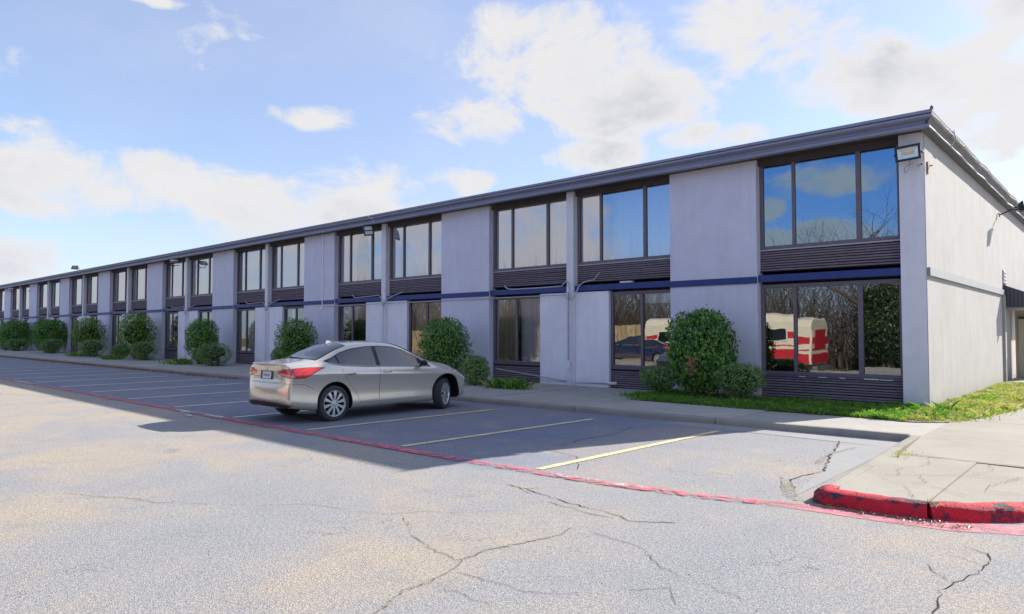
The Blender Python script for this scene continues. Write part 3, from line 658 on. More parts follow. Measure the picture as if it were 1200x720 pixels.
def bay(kind, k, x0, x1):
    near = k < 3
    w = x1 - x0
    # upper storey: full-width window, pale sill, louvred spandrel, blue beam
    uf, e, ww, h = window(x0, x1, ZU0, ZU1, [(w * 0.262, 0.075), (w * 0.722, 0.10)], m_film if kind == 'A' else m_glass_up)
    part(MB().box((x0, 0.165, 3.565), (x1, 0.30, 3.597)), 'sill', m_sill)
    louvre(x0, x1, 3.09, 3.562, near)
    part(MB().box((x0 + 0.001, 0.05, 2.83), (x1 - 0.001, 0.30, 2.99)), 'band', m_blue)
    part(MB().box((x0, 0.10, 5.60), (x1, 0.18, ZT)), 'head_board', m_soffit)
    zc0, zc1 = 0.03, h - 0.02
    if kind == 'B':
        if k == 0: curtain(uf, 0.05, e[1] + 0.04, zc0, zc1, m_cur_pink); curtain(uf, e[2], w - 0.1, zc0, zc1, m_cur_white, 0.03, 0.2, y=0.6)
        elif k == 1: curtain(uf, 0.05, e[1], zc0, zc1, m_cur_white, 0.03, 0.12, 'l'); curtain(uf, e[2] - 0.02, w, zc0, zc1, m_cur_pink)
        else:
            if k % 3 == 0: curtain(uf, 0.05, e[1], zc0, zc1, m_cur_white, 0.03, 0.12)
            else: curtain(uf, 0.36, e[1], zc0, zc1, m_cur_pink)
            curtain(uf, e[2] - 0.02, w, zc0, zc1, m_cur_pink)
    elif kind == 'C':
        if k == 0: curtain(uf, 0.05, w, zc0, zc1, m_cur_pink)
        elif k == 1:
            curtain(uf, 0.05, e[1], zc0, zc1, m_cur_white, 0.03, 0.12); curtain(uf, e[2], e[2] + 0.5, zc0, zc1, m_cur_white, 0.03, 0.11, 'l')
            curtain(uf, e[3] - 0.45, e[3], zc0, zc1, m_cur_white, 0.03, 0.11, 'r'); curtain(uf, e[4] - 0.03, w, zc0, zc1, m_cur_pink)
        else:
            curtain(uf, 0.34, e[1], zc0, zc1, m_cur_pink); curtain(uf, e[2] - 0.02, w, zc0, zc1, m_cur_pink)
    # ground storey
    if kind == 'A':
        lf, e, ww, h = window(x0, x1, 0.665, 2.775, [(w * 0.262, 0.075), (w * 0.722, 0.10)], m_glass)
        part(MB().box((x0, 0.165, 0.63), (x1, 0.30, 0.662)), 'sill', m_sill if False else m_frame)
        louvre(x0, x1, 0.10, 0.63, True)
        part(MB().box((x0, 0.19, -0.02), (x1, 0.33, 0.078)), 'footing', m_foot)
        return
    if kind == 'B': wx0, wx1, ix0, ix1 = x0 + 1.15, x1, x0, x0 + 1.147
    else: wx0, wx1, ix0, ix1 = x0, x0 + 2.05, x0 + 2.053, x1
    lf, e, lw, h = window(wx0, wx1, 0.665, 2.775, [(1.0, 0.08)], m_glass)
    part(MB().box((wx0, 0.165, 0.63), (wx1, 0.30, 0.662)), 'sill', m_frame)
    louvre(wx0, wx1, 0.12, 0.63, near)
    part(MB().box((wx0, 0.19, -0.02), (wx1, 0.33, 0.098)), 'footing', m_foot)
    part(MB().box((ix0 + 0.002, 0.10, 0.20), (ix1, 0.30, 2.80)), 'infill_panel', m_infill)
    part(MB().box((ix0 + 0.002, 0.085, 0.0), (ix1, 0.30, 0.19)), 'infill_base', m_infill)
    zc0, zc1 = 0.02, h - 0.02
    if kind == 'C' and k == 0: curtain(lf, 0.06, 0.98, zc0, zc1, m_cur_tan, 0.045, 0.17); curtain(lf, 1.0, 2.0, zc0, zc1, m_cur_pink, 0.03, 0.16, y=0.25)
    elif kind == 'B' and k == 0: curtain(lf, 1.05, 1.95, h - 0.35, zc1, m_cur_white, 0.02, 0.2)
    elif kind == 'B' and k == 1: curtain(lf, 0.06, 1.95, zc0, zc1, m_cur_tan, 0.03, 0.3, y=0.3)
    elif kind == 'C' and k % 2 == 0: curtain(lf, 1.1, 1.6, zc0, zc1, m_cur_pink)
    elif k % 3 == 2: curtain(lf, 0.5, 0.9, zc0, zc1, m_cur_pink)
bay('A', 0, -3.499, -0.471)
for k in range(NMOD):
    bay('B', k, -8.919 - L * k, -5.791 - L * k)
    if k < NMOD - 1: bay('C', k, -12.319 - L * k, -9.171 - L * k)

# chipped white filler along the lower sill, roof bolts, vent, conduits
random.seed(4)
for x in (-2.62, -2.2, -1.75, -1.25, -0.95):
    part(MB().box((x, 0.15, 0.632), (x + random.uniform(0.1, 0.3), 0.165, 0.632 + random.uniform(0.015, 0.03))), 'chipped_sealant', m_white)
vent = MB().box((0.003, 10.46, 3.16), (0.02, 11.1, 3.62))
for i in range(4): vent.box((0.02, 10.48, 3.19 + 0.11 * i), (0.045, 11.08, 3.24 + 0.11 * i))
part(vent, 'vent', m_trim)
def conduit(pts, r=0.016, mat=m_conduit, smooth=True): return part(MB().tube(pts, r, 8), 'conduit', mat, smooth=60)
def arc(p0, p1, p2, n=8): return [tuple((1 - t) ** 2 * Vector(p0) + 2 * t * (1 - t) * Vector(p1) + t * t * Vector(p2)) for t in [i / n for i in range(n + 1)]]
conduit([(-8.99, -0.022, 0.12), (-8.99, -0.022, 2.72)], 0.02, m_pier)
conduit([(-9.10, -0.022, 0.85), (-9.10, -0.022, 2.72)], 0.016)
part(MB().box((-9.165, -0.07, 2.62), (-9.06, -0.002, 2.80)), 'junction_box', m_conduit)
part(MB().box((-9.15, -0.06, 0.58), (-9.03, -0.002, 0.80)), 'junction_box', m_infill)
conduit(arc((-9.0, -0.04, 2.60), (-8.85, -0.10, 2.55), (-8.72, -0.02, 2.95)) + arc((-8.72, -0.02, 2.95), (-8.6, 0.03, 3.12), (-8.25, 0.06, 3.12))[1:] + [(-8.05, 0.05, 3.32)], 0.016)
conduit(arc((-9.02, -0.05, 2.60), (-8.98, -0.09, 3.15), (-9.14, -0.05, 3.12)) + arc((-9.14, -0.05, 3.12), (-9.3, 0.0, 3.05), (-9.4, 0.06, 3.0))[1:] + [(-10.2, 0.05, 2.985), (-11.3, 0.05, 2.985)] + arc((-11.3, 0.05, 2.985), (-11.65, 0.05, 3.0), (-11.68, 0.06, 3.12))[1:], 0.02)
conduit([(-9.12, -0.035, 2.735), (-14.6, -0.035, 2.725), (-14.6, -0.035, 2.725), (-22.0, -0.035, 2.70)], 0.014)
conduit([(-21.95, -0.025, 5.70), (-21.95, -0.025, 2.66)], 0.028, m_infill)
part(MB().box((-22.03, -0.06, 2.60), (-21.87, -0.002, 2.70)), 'junction_box', m_infill)
for kk in (1, 2, 3):
    xx = -9.02 - L * kk
    conduit([(xx, -0.022, 0.12), (xx, -0.022, 2.72)], 0.02, m_pier); part(MB().box((xx - 0.07, -0.06, 2.62), (xx + 0.05, -0.002, 2.78)), 'junction_box', m_conduit)
    conduit(arc((xx + 0.05, -0.04, 2.70), (xx + 0.2, -0.08, 2.9), (xx + 0.7, 0.04, 3.03)) + [(xx + 1.1, 0.05, 3.12)], 0.018)
    conduit(arc((xx, -0.04, 2.74), (xx - 0.1, -0.08, 3.1), (xx - 0.5, 0.04, 3.04)) + [(xx - 1.9, 0.045, 3.0), (xx - 2.1, 0.045, 3.12)], 0.018)
conduit([(-12.1, 0.10, 0.50), (-11.9, 0.06, 0.47), (-9.4, 0.045, 0.245), (-9.2, 0.045, 0.23)], 0.016, m_conduit)
conduit([(-8.88, 0.07, 0.20), (-7.75, 0.07, 0.235)], 0.014, m_conduit)
part(MB().tube([(-7.76, 0.06, 0.24), (-7.60, 0.05, 0.24), (-7.55, 0.12, 0.24)], 0.045, 10), 'drain_elbow', m_white, smooth=60)
conduit([(-18.1, -0.52, 6.02), (-18.08, -0.54, 5.95), (-17.9, -0.50, 5.86), (-17.85, -0.45, 5.70)], 0.012, m_white)
part(MB().box((-7.35, 0.02, 2.995), (-6.98, 0.16, 3.04)), 'loose_trim', m_white)

# entrance canopy, door recess on the gable side
cz = [(0.0, 2.43), (0.0, 3.14), (0.54, 2.90), (0.54, 2.43)]
can = part(MB().prism([(x, z) for x, z in cz], 10.46, 16.9, 'y'), 'canopy', m_canopy)
for i in range(5): MB().box((0.075 + 0.10 * i, 10.445, 2.435), (0.087 + 0.10 * i, 10.459, 3.08 - 0.044 * i)).build('seam', m_black, can)
part(MB().box((0.003, 13.06, 0.02), (1.05, 13.2, 2.42)), 'alcove_wall', m_door)
part(MB().box((0.003, 10.7, 2.33), (0.6, 10.8, 2.425)), 'canopy_beam', m_trim)
dr = part(MB().box((0.10, 13.0, 0.13), (0.98, 13.05, 2.22)), 'door', m_door)
MB().box((0.28, 12.93, 1.02), (0.92, 12.98, 1.09)).build('push_bar', m_redbar, dr)
MB().box((0.12, 12.94, 2.10), (0.45, 12.99, 2.17)).tube([(0.3, 12.93, 2.13), (0.7, 12.80, 2.16)], 0.02, 6).build('door_closer', m_black, dr)

# ------------------------------------------------------------------ floodlights, camera
m_lens = M('lamp_lens', (0.62, 0.61, 0.58), 0.25, spec=0.6, coat=0.6)
m_led = M('led_board', (0.80, 0.62, 0.22), 0.4, var=0.05)
m_refl = M('lamp_reflector', (0.75, 0.74, 0.72), 0.25, metal=0.6)
m_alu = M('cast_aluminium', (0.42, 0.43, 0.45), 0.45, metal=0.3)
def floodlight(loc, rot, w, h, label, two=False, shell=None, arm=0.16):
    t = empty('floodlight', loc, 0, label, 'floodlight', 'floodlights under the eaves'); t.rotation_euler = rot
    # faces -Y in its own space
    hs = MB().prism([(-0.02, -h / 2), (0.035, -h / 2 + 0.02), (0.06, 0), (0.035, h / 2 - 0.02), (-0.02, h / 2)], -w / 2, w / 2, 'x')
    for i in range(7):
        x = -w / 2 + w * (i + 0.5) / 7; hs.box((x - 0.006, 0.03, -h * 0.36), (x + 0.006, 0.085, h * 0.36))
    hs.build('housing', shell or m_alu, t)
    fr = MB(); b = 0.035
    for a_, b_ in (((-w / 2 - 0.01, -h / 2 - 0.01), (w / 2 + 0.01, -h / 2 + b)), ((-w / 2 - 0.01, h / 2 - b), (w / 2 + 0.01, h / 2 + 0.01)), ((-w / 2 - 0.01, -h / 2 + b), (-w / 2 + b, h / 2 - b)), ((w / 2 - b, -h / 2 + b), (w / 2 + 0.01, h / 2 - b))):
        fr.box((a_[0], -0.05, a_[1]), (b_[0], -0.022, b_[1]))
    if two: fr.box((-w / 2 + b, -0.048, -0.015), (w / 2 - b, -0.024, 0.015))
    fr.build('front_frame', m_black, t)
    iw, ih = w / 2 - b, h / 2 - b
    rf = MB().add([(-iw, -0.026, -ih), (iw, -0.026, -ih), (iw, -0.026, ih), (-iw, -0.026, ih), (-iw * .72, -0.021, -ih * .42), (iw * .72, -0.021, -ih * .42), (iw * .72, -0.021, ih * .42), (-iw * .72, -0.021, ih * .42)],
                  [(0, 1, 5, 4), (1, 2, 6, 5), (2, 3, 7, 6), (3, 0, 4, 7), (4, 5, 6, 7)])
    rf.build('reflector', m_refl if not two else m_lens, t)
    if not two:
        ld = MB()
        for i in range(8):
            for j in range(3):
                x = -iw * .66 + iw * 1.32 * (i + .5) / 8; z = -ih * .36 + ih * .72 * (j + .5) / 3
                ld.box((x - iw * 0.075, -0.028, z - ih * .10), (x + iw * 0.075, -0.0235, z + ih * .10))
        ld.build('led', m_led, t)
    MB().box((-w / 2 - 0.035, 0.0, -0.02), (-w / 2 - 0.024, arm, 0.02)).box((w / 2 + 0.024, 0.0, -0.02), (w / 2 + 0.035, arm, 0.02)).box((-w / 2 - 0.024, arm - 0.012, -0.02), (w / 2 + 0.024, arm, 0.02)).tube([(0, arm, 0), (0, arm + 0.12, 0.02)], 0.02, 8).build('bracket', m_black, t)
    return t
fl = floodlight((-0.235, -0.27, 5.275), (R(4), R(-3), R(2)), 0.44, 0.29, 'black framed floodlight with yellow led rows on the corner pier')
MB().tube(arc((0.02, 0.03, -0.15), (-0.02, 0.02, -0.42), (-0.10, 0.05, -0.36)) + arc((-0.10, 0.05, -0.36), (-0.13, 0.1, -0.24), (0.05, 0.15, -0.2))[1:], 0.007, 6).build('cable', m_metal, fl)
floodlight((-18.25, -0.42, 5.46), (R(-16), R(-8), R(62)), 0.36, 0.40, 'two lens floodlight tilted over the pier above the silver car', True)
floodlight((-35.75, -0.55, 5.52), (R(-48), R(0), R(70)), 0.46, 0.26, 'slim pale floodlight on the pier left of the tenth bay', False, m_white, 0.3)
floodlight((-71.2, -0.6, 5.5), (R(-48), R(0), R(70)), 0.46, 0.26, 'small far floodlight on the pier at the distant left end', False, m_white, 0.3)
floodlight((-53.5, -0.45, 6.28), (R(-30), 0, R(40)), 0.42, 0.26, 'small floodlight standing on the roof edge against the sky', True, m_black, 0.2)
fl = floodlight((0.62, 9.75, 5.42), (R(-12), R(0), R(95)), 0.40, 0.30, 'floodlight on a long arm out from the white gable wall', True, m_black, 0.2)
MB().tube([(0, 0.3, 0), (0.02, 0.58, -0.06)], 0.02, 8).box((-0.05, 0.585, -0.12), (0.05, 0.615, 0.0)).build('arm', m_black, fl)
t = empty('security_camera', (-0.06, -0.12, 5.03), R(30), 'small white bullet camera under the corner floodlight', 'camera')
MB().lathe([(-0.09, 0.001), (-0.09, 0.03), (-0.085, 0.036), (0.05, 0.036), (0.06, 0.025), (0.06, 0.001)], 16, 'y').build('housing', m_white, t, smooth=40)
MB().lathe([(-0.093, 0.001), (-0.0925, 0.022), (-0.091, 0.001)], 12, 'y').build('lens', m_black, t)
MB().tube([(0, 0.03, 0), (0.03, 0.12, 0.0), (0.05, 0.13, 0)], 0.012, 8).build('bracket', m_white, t)
t = empty('wall_bracket', (0.0, 0.22, 5.02), 0, 'rusty empty bracket stub on the sunlit gable corner', 'bracket')
MB().box((0.001, -0.05, -0.12), (0.03, 0.03, 0.12)).tube([(0.02, 0.08, 0.05), (0.08, 0.10, 0.06)], 0.015, 6).build('plate', M('rusty_plate', (0.30, 0.20, 0.14), 0.8, var=0.3, vs=20), t)

# ------------------------------------------------------------------ plants
def leaf_mat(name, stops, trans=0.25):
    m, gg, p, out = new_mat(name)
    geo = gg.n('ShaderNodeNewGeometry'); rnd = geo.outputs['Random Per Island']
    gg.l(gg.ramp(rnd, stops), p.inputs['Base Color'])
    p.inputs['Roughness'].default_value = 0.42; p.inputs['Specular IOR Level'].default_value = 0.45
    tl = gg.n('ShaderNodeBsdfTranslucent'); gg.l(gg.ramp(rnd, [(a, tuple(min(1, c * 1.6) for c in b)) for a, b in stops]), tl.inputs[0])
    mx = gg.n('ShaderNodeMixShader'); mx.inputs[0].default_value = trans
    gg.l(p.outputs[0], mx.inputs[1]); gg.l(tl.outputs[0], mx.inputs[2]); gg.l(mx.outputs[0], out.inputs[0]); return m
m_leaf = leaf_mat('holly_leaves', [(0.0, (0.02, 0.065, 0.016)), (0.30, (0.055, 0.165, 0.026)), (0.6, (0.115, 0.29, 0.04)), (0.85, (0.24, 0.46, 0.08)), (0.985, (0.30, 0.36, 0.06)), (1.0, (0.30, 0.13, 0.05))])
m_leaf2 = leaf_mat('boxwood_leaves', [(0.0, (0.035, 0.09, 0.02)), (0.35, (0.11, 0.23, 0.05)), (0.7, (0.22, 0.37, 0.09)), (1.0, (0.45, 0.55, 0.22))])
m_leafy = leaf_mat('yellow_green_leaves', [(0.0, (0.025, 0.08, 0.016)), (0.4, (0.08, 0.20, 0.03)), (0.7, (0.18, 0.34, 0.05)), (1.0, (0.45, 0.50, 0.07))])
m_everg = leaf_mat('evergreen_leaves', [(0.0, (0.006, 0.016, 0.006)), (0.6, (0.018, 0.045, 0.012)), (1.0, (0.05, 0.09, 0.02))])
m_dead = leaf_mat('dead_leaves', [(0.0, (0.20, 0.09, 0.04)), (1.0, (0.38, 0.19, 0.09))])
m_bark = M('bark', (0.10, 0.08, 0.06), 0.95, var=0.3, vs=12, bump=0.5, bs=40)
m_grass = leaf_mat('grass_blades', [(0.0, (0.05, 0.14, 0.016)), (0.45, (0.10, 0.26, 0.022)), (0.8, (0.19, 0.36, 0.035)), (1.0, (0.34, 0.33, 0.09))], 0.35)
m_drygrass = leaf_mat('dry_grass_blades', [(0.0, (0.16, 0.19, 0.03)), (0.4, (0.32, 0.34, 0.06)), (0.75, (0.44, 0.42, 0.10)), (1.0, (0.5, 0.42, 0.2))], 0.35)

def leaves_mesh(name, n, shape, leaf, rs, mat, flat_=False):
    """n kite-shaped leaves around points given by shape() -> (pos, outward normal)"""
    V = np.zeros((n * 4, 3)); F = []
    for i in range(n):
        p, nr = shape(rs)
        nr = (nr + Vector((rs.gauss(0, .5), rs.gauss(0, .5), rs.gauss(0, .5)))).normalized()
        t = nr.cross(Vector((rs.gauss(0, 1), rs.gauss(0, 1), rs.gauss(0, 1)))).normalized(); b = nr.cross(t)
        s = leaf * rs.uniform(0.65, 1.35); k = i * 4
        V[k] = p - t * s * .5; V[k + 1] = p + b * s * .28 + nr * s * .07; V[k + 2] = p + t * s * .5 - nr * s * .05; V[k + 3] = p - b * s * .28 + nr * s * .07
        F += [(k, k + 1, k + 2), (k, k + 2, k + 3)]
    me = bpy.data.meshes.new(name); me.from_pydata(V.tolist(), [], F); me.materials.append(mat); return me

def blob_shape(rx, ry, rz, zc, seed, lump=0.16, power=2.6, foot=0.55, shell=0.32):
    off = Vector((seed * 7.1, seed * 3.3, seed * 5.7))
    def f(rs):
        while True:
            d = Vector((rs.gauss(0, 1), rs.gauss(0, 1), rs.gauss(0, 1))).normalized()
            k = (abs(d.x) ** power + abs(d.y) ** power + abs(d.z) ** power) ** (-1 / power)
            lum = 1 + lump * noise.noise(d * 2.1 + off) + lump * 0.8 * noise.noise(d * 5.0 + off) + 0.07 * noise.noise(d * 13 + off)
            clump = noise.noise(d * 8.5 + off * 2)
            depth = 1 - shell * rs.random() ** 1.8 - (0.06 if clump < -0.1 else 0)
            if clump < -0.20 and rs.random() < 0.62: continue
            if rs.random() < 0.035: depth = 1.0 + rs.random() * 0.09
            q = d * k * lum * depth
            if q.z < -0.35:   # narrower towards the foot
                w_ = 1 - (1 - foot) * min(1, (-q.z - 0.35) / 0.6); q.x *= w_; q.y *= w_
            return Vector((q.x * rx, q.y * ry, zc + q.z * rz)), Vector((d.x / rx, d.y / ry, d.z / rz)).normalized()
    return f
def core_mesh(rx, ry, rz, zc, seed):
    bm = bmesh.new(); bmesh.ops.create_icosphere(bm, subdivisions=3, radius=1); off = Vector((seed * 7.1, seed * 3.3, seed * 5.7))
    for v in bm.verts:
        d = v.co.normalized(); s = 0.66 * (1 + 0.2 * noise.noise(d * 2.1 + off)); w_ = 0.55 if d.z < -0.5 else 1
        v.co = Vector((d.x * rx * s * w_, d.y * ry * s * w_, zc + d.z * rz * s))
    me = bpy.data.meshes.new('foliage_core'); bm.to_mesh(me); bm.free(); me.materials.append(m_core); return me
m_core = M('shade_core', (0.014, 0.022, 0.010), 1.0, var=0.3, vs=10)  # solid near-black core, painted as the shade in gaps between leaves
def stems(n, r, h, rs):
    mb = MB()
    for i in range(n):
        a = rs.uniform(0, 6.28); b = rs.uniform(0, 6.28)
        mb.tube([(0.10 * math.cos(a), 0.10 * math.sin(a), -0.02), (r * .3 * math.cos(a), r * .3 * math.sin(a), h * .4), (r * .55 * math.cos(a) + .1 * math.cos(b), r * .55 * math.sin(a) + .1 * math.sin(b), h)], [0.03, 0.022, 0.010], 6)
    return mb
def shoots(n, rs):
    mb = MB()
    for i in range(n):
        a = rs.uniform(0, 6.28); e = rs.uniform(.1, 1.4); d = Vector((math.cos(a) * math.cos(e), math.sin(a) * math.cos(e), math.sin(e)))
        p = Vector((d.x * .43, d.y * .43, .53 + d.z * .42)); q = p + d * rs.uniform(.05, .12) + Vector((rs.gauss(0, .02), rs.gauss(0, .02), .02))
        mb.tube([p, p.lerp(q, .5) + Vector((rs.gauss(0, .008), rs.gauss(0, .008), 0)), q], [.004, .003, .0015], 4)
    return mb
_bush = {}; _shoot = {}
def bush_meshes(kind, seed, n, leaf):
    key = (kind, seed, n)
    if key not in _bush:
        rs_ = random.Random(seed * 13 + 1)
        if kind == 'tall': sh = blob_shape(0.5, 0.5, 0.47, 0.53, seed, 0.12, 3.0, 0.72); mt = m_leafy if seed == 5 else m_everg if seed == 9 else m_leaf
        elif kind == 'mush': sh = blob_shape(0.5, 0.5, 0.40, 0.58, seed, 0.10, 2.5, 0.72, 0.25); mt = m_leaf2
        else: sh = blob_shape(0.5, 0.5, 0.48, 0.49, seed, 0.09, 2.5, 0.8, 0.22); mt = m_leaf2
        cm = core_mesh(0.5, 0.5, 0.46 if kind != 'mush' else 0.38, 0.53 if kind != 'mush' else 0.58, seed)
        _bush[key] = (leaves_mesh('foliage', n, sh, leaf, rs_, mt), stems(5, 0.5, 0.6, rs_).mesh('stems', m_bark), cm)
    return _bush[key]
def bush(x, y, w, h, kind, seed, n, leaf, label, rz=0.0, z=0.10, group=None):
    me, st, cm = bush_meshes(kind, seed, n, leaf / max(w, 0.1))
    depth_ = 0.72 if x > -6 else 0.92
    w = w * 0.88 if kind == 'tall' and x < -6 and y > -10 else w
    t = empty('round_bush' if kind != 'tall' else 'tall_bush', (x, y, z), rz, label, 'bush', group or ('tall round shrubs along the wall' if kind == 'tall' else 'low clipped shrubs along the wall'))
    sh_ = _shoot.setdefault(seed, shoots(26, random.Random(seed + 50)).mesh('shoots', m_bark)) if kind == 'tall' else None
    for nm, m_ in (('foliage', me), ('shade_core', cm), ('stems', st)) + ((('shoots', sh_),) if sh_ else ()):
        o = link(nm, m_, t); o.scale = (w, w * depth_, h)
    return t
big1 = bush(-4.52, -0.86, 1.52, 2.06, 'tall', 1, 9500, 0.075, 'tall dark glossy shrub with a brown dead patch, nearest the right end')
dl = leaves_mesh('dead_patch', 70, lambda r: (Vector((r.gauss(0.21, .06), -0.83 + r.gauss(0, .04), 0.80 + r.gauss(0, .11))), Vector((0, -1, 0))), 0.085, random.Random(2), m_dead)
tag(link('dead_patch', dl, big1), kind='stuff')
bush(-5.55, -0.98, 1.0, 0.76, 'mush', 2, 5200, 0.045, 'low flat shrub left of the tall shrub with the dead patch')
bush(-3.46, -1.12, 1.12, 0.88, 'mush', 3, 6000, 0.045, 'low flat shrub right of the tall shrub with the dead patch')
bush(-12.95, -1.35, 1.76, 1.97, 'tall', 2, 9500, 0.07, 'tall rounded shrub just beyond the nose of the silver car')
bush(-11.2, -1.75, 0.88, 0.90, 'ball', 4, 5600, 0.042, 'ball shaped clipped shrub right of the silver car')
bush(-21.75, -1.30, 1.85, 2.05, 'tall', 3, 7000, 0.075, 'tall shrub showing above the boot of the silver car')
bush(-23.6, -0.9, 0.95, 0.95, 'ball', 4, 5600, 0.042, 'small clipped shrub peeking out above the car boot lid')
bush(-30.3, -1.35, 1.72, 2.15, 'tall', 4, 6500, 0.085, 'tall shrub with a clipped ball before it, left of the car')
bush(-28.1, -1.75, 1.55, 1.08, 'ball', 6, 5000, 0.055, 'wide clipped ball shrub, first one left of the car', 1.0)
bush(-39.2, -1.20, 2.25, 2.62, 'tall', 5, 6500, 0.09, 'largest yellowish green shrub, with two clipped balls at its foot')
bush(-37.3, -1.45, 1.40, 1.08, 'ball', 6, 5000, 0.055, 'clipped ball right of the large yellowish shrub', 2.0)
bush(-42.0, -1.1, 1.0, 0.85, 'ball', 4, 5600, 0.042, 'small clipped ball left of the large yellowish shrub', 0.6)
bush(-47.6, -1.2, 2.25, 2.42, 'tall', 5, 6500, 0.09, 'bright green tall shrub, third tall one from the far left', 2.4)
bush(-45.3, -1.6, 1.65, 1.12, 'ball', 6, 5000, 0.055, 'clipped ball before the bright green third tall shrub', 3.0)
bush(-57.2, -1.0, 2.55, 2.5, 'tall', 4, 6500, 0.085, 'dark tall shrub, second tall one from the far left', 1.5)
bush(-54.9, -1.4, 1.60, 1.1, 'ball', 6, 5000, 0.055, 'clipped ball before the second tall shrub from far left', 0.3)
bush(-66.6, -1.1, 2.55, 2.55, 'tall', 4, 6500, 0.085, 'dark tall shrub with two balls at the far left end', 3.9)
bush(-64.3, -1.45, 1.7, 1.05, 'ball', 6, 5000, 0.055, 'right of two clipped balls under the far left tall shrub', 4.4)
bush(-68.6, -1.3, 1.1, 0.95, 'ball', 6, 5000, 0.055, 'left of two clipped balls under the far left tall shrub', 5.0)
bush(-75.8, -1.2, 2.5, 2.3, 'tall', 4, 6500, 0.085, 'tall shrub cut off by the left edge of the picture', 5.2)

def tufts(pts, n, hgt, wid, mat, seed, name, label=None, cat=None, lean=0.6, kind='stuff'):
    rs_ = random.Random(seed); V = []; F = []
    for i in range(n):
        x, y, z = pts(rs_); a = rs_.uniform(0, 6.283); h = hgt * rs_.uniform(.45, 1.25) * (1 + 0.9 * noise.noise(Vector((x * 4.0, y * 4.0, 1)))); w_ = wid * rs_.uniform(.6, 1.3)
        lx, ly = rs_.gauss(0, lean) * h, rs_.gauss(0, lean) * h; k = len(V); c, s = math.cos(a) * w_, math.sin(a) * w_
        V += [(x - c, y - s, z), (x + c, y + s, z), (x + lx * .45 + c * .6, y + ly * .45 + s * .6, z + h * .62), (x + lx, y + ly, z + h * .9)]
        F += [(k, k + 1, k + 2), (k, k + 2, k + 3)]
    me = bpy.data.meshes.new(name); me.from_pydata(V, [], F); me.materials.append(mat)
    o = link(name, me); tag(o, label, cat, kind=kind); return o
def gz_(x, y):
    e = min(1.0, max(0.0, (float(right_edge(y)) - x) / 0.35)) if x > 0 else 1.0
    e = min(e, max(0.0, (y + 2.45) / 0.4)) if x > -0.6 else e
    return 0.111 + e * gz0(x, y)
def right_edge(y): return np.interp(y, [-2.5, -1.95, -1.0, -0.2, 1.6, 5, 10], [0.15, 0.80, 0.98, 1.12, 1.38, 1.42, 1.40])
def gz0(x, y): return 0.05 * max(0, noise.noise(Vector((x * .8, y * .8, 2)))) + (0.10 * math.exp(-((x - .55) / .5) ** 2 - ((y - .9) / 2.2) ** 2) if x > 0 else 0)
soil = MB(); gxs = np.linspace(-6.3, 0.02, 40)
def front_edge(x): return -2.36 - 0.06 * math.sin(x * 1.7) if x > -5.6 else -1.5
soil.add([(x, yy, gz_(x, yy) - 0.002) for x in gxs for yy in np.linspace(front_edge(x), 0.18, 14)], [(i * 14 + j, (i + 1) * 14 + j, (i + 1) * 14 + j + 1, i * 14 + j + 1) for i in range(39) for j in range(13)])
m_soil = M('soil', (0.24, 0.215, 0.13), 1.0, var=0.4, vs=6, bump=0.6, bs=30)
o = soil.build('soil', m_soil, fix=False); tag(o, kind='structure')
def right_edge(y): return np.interp(y, [-2.5, -1.95, -1.0, -0.2, 1.6, 5, 10], [0.15, 0.80, 0.98, 1.12, 1.38, 1.42, 1.40])
soil2 = MB(); ys = np.linspace(-2.42, 10.0, 60)
soil2.add([(0.0 + right_edge(y) * t if y > -0.0 else -0.05 + (right_edge(y) + .05) * t, y, gz_(right_edge(y) * t, y) - 0.001) for y in ys for t in np.linspace(0, 1, 10)], [(i * 10 + j, i * 10 + j + 1, (i + 1) * 10 + j + 1, (i + 1) * 10 + j) for i in range(59) for j in range(9)])
o = soil2.build('soil', m_soil, fix=False); tag(o, kind='structure')
def pA(r):
    while True:
        x = r.uniform(-6.0, 0.0); y = r.uniform(front_edge(x) - 0.05, 0.12)
        if noise.noise(Vector((x * 2.0, y * 2.0, 4))) + 0.5 * noise.noise(Vector((x * 6, y * 6, 9))) + r.gauss(0, .2) > -0.12: return x, y, gz_(x, y) - 0.01
def pA_front(r):
    x = r.uniform(-5.3, 0.0); y = front_edge(x) + abs(r.gauss(0, .35)); return x, min(y, .1), gz_(x, y) - 0.01
def pB(r):
    while True:
        y = r.uniform(-2.42, 10.0); e = right_edge(y); x = r.uniform(-0.05 if y < -0.05 else 0.01, e + 0.04)
        if noise.noise(Vector((x * 2.3, y * 2.3, 7))) + 0.5 * noise.noise(Vector((x * 7, y * 7, 3))) + r.gauss(0, .16) > -0.10: return x, y, gz_(x, y) - 0.01
tufts(pA, 20000, 0.085, 0.006, m_grass, 1, 'grass')
tufts(pA_front, 7000, 0.085, 0.005, m_grass, 2, 'grass')
tufts(pB, 9000, 0.05, 0.005, m_grass, 3, 'grass')
tufts(pB, 20000, 0.05, 0.005, m_drygrass, 4, 'dry_grass')
def clump(cx, cy, sx, sy):
    return lambda r: (r.gauss(cx, sx), r.gauss(cy, sy), 0.10)
for i, (cx, cy, sx, sy, n) in enumerate([(-9.75, -1.9, .30, .16, 900), (-30.8, -2.2, .35, .2, 700), (-39.9, -2.2, .4, .2, 700), (-47.0, -2.0, .5, .2, 500), (0.62, -1.0, .25, .3, 300), (0.75, 0.6, .3, .5, 300), (-5.7, -1.5, .25, .2, 600)]):
    tufts(clump(cx, cy, sx, sy), n, 0.22 if i < 4 else 0.10, 0.016 if i < 4 else 0.008, m_leafy if i < 4 else m_grass, 20 + i, 'ground_cover')
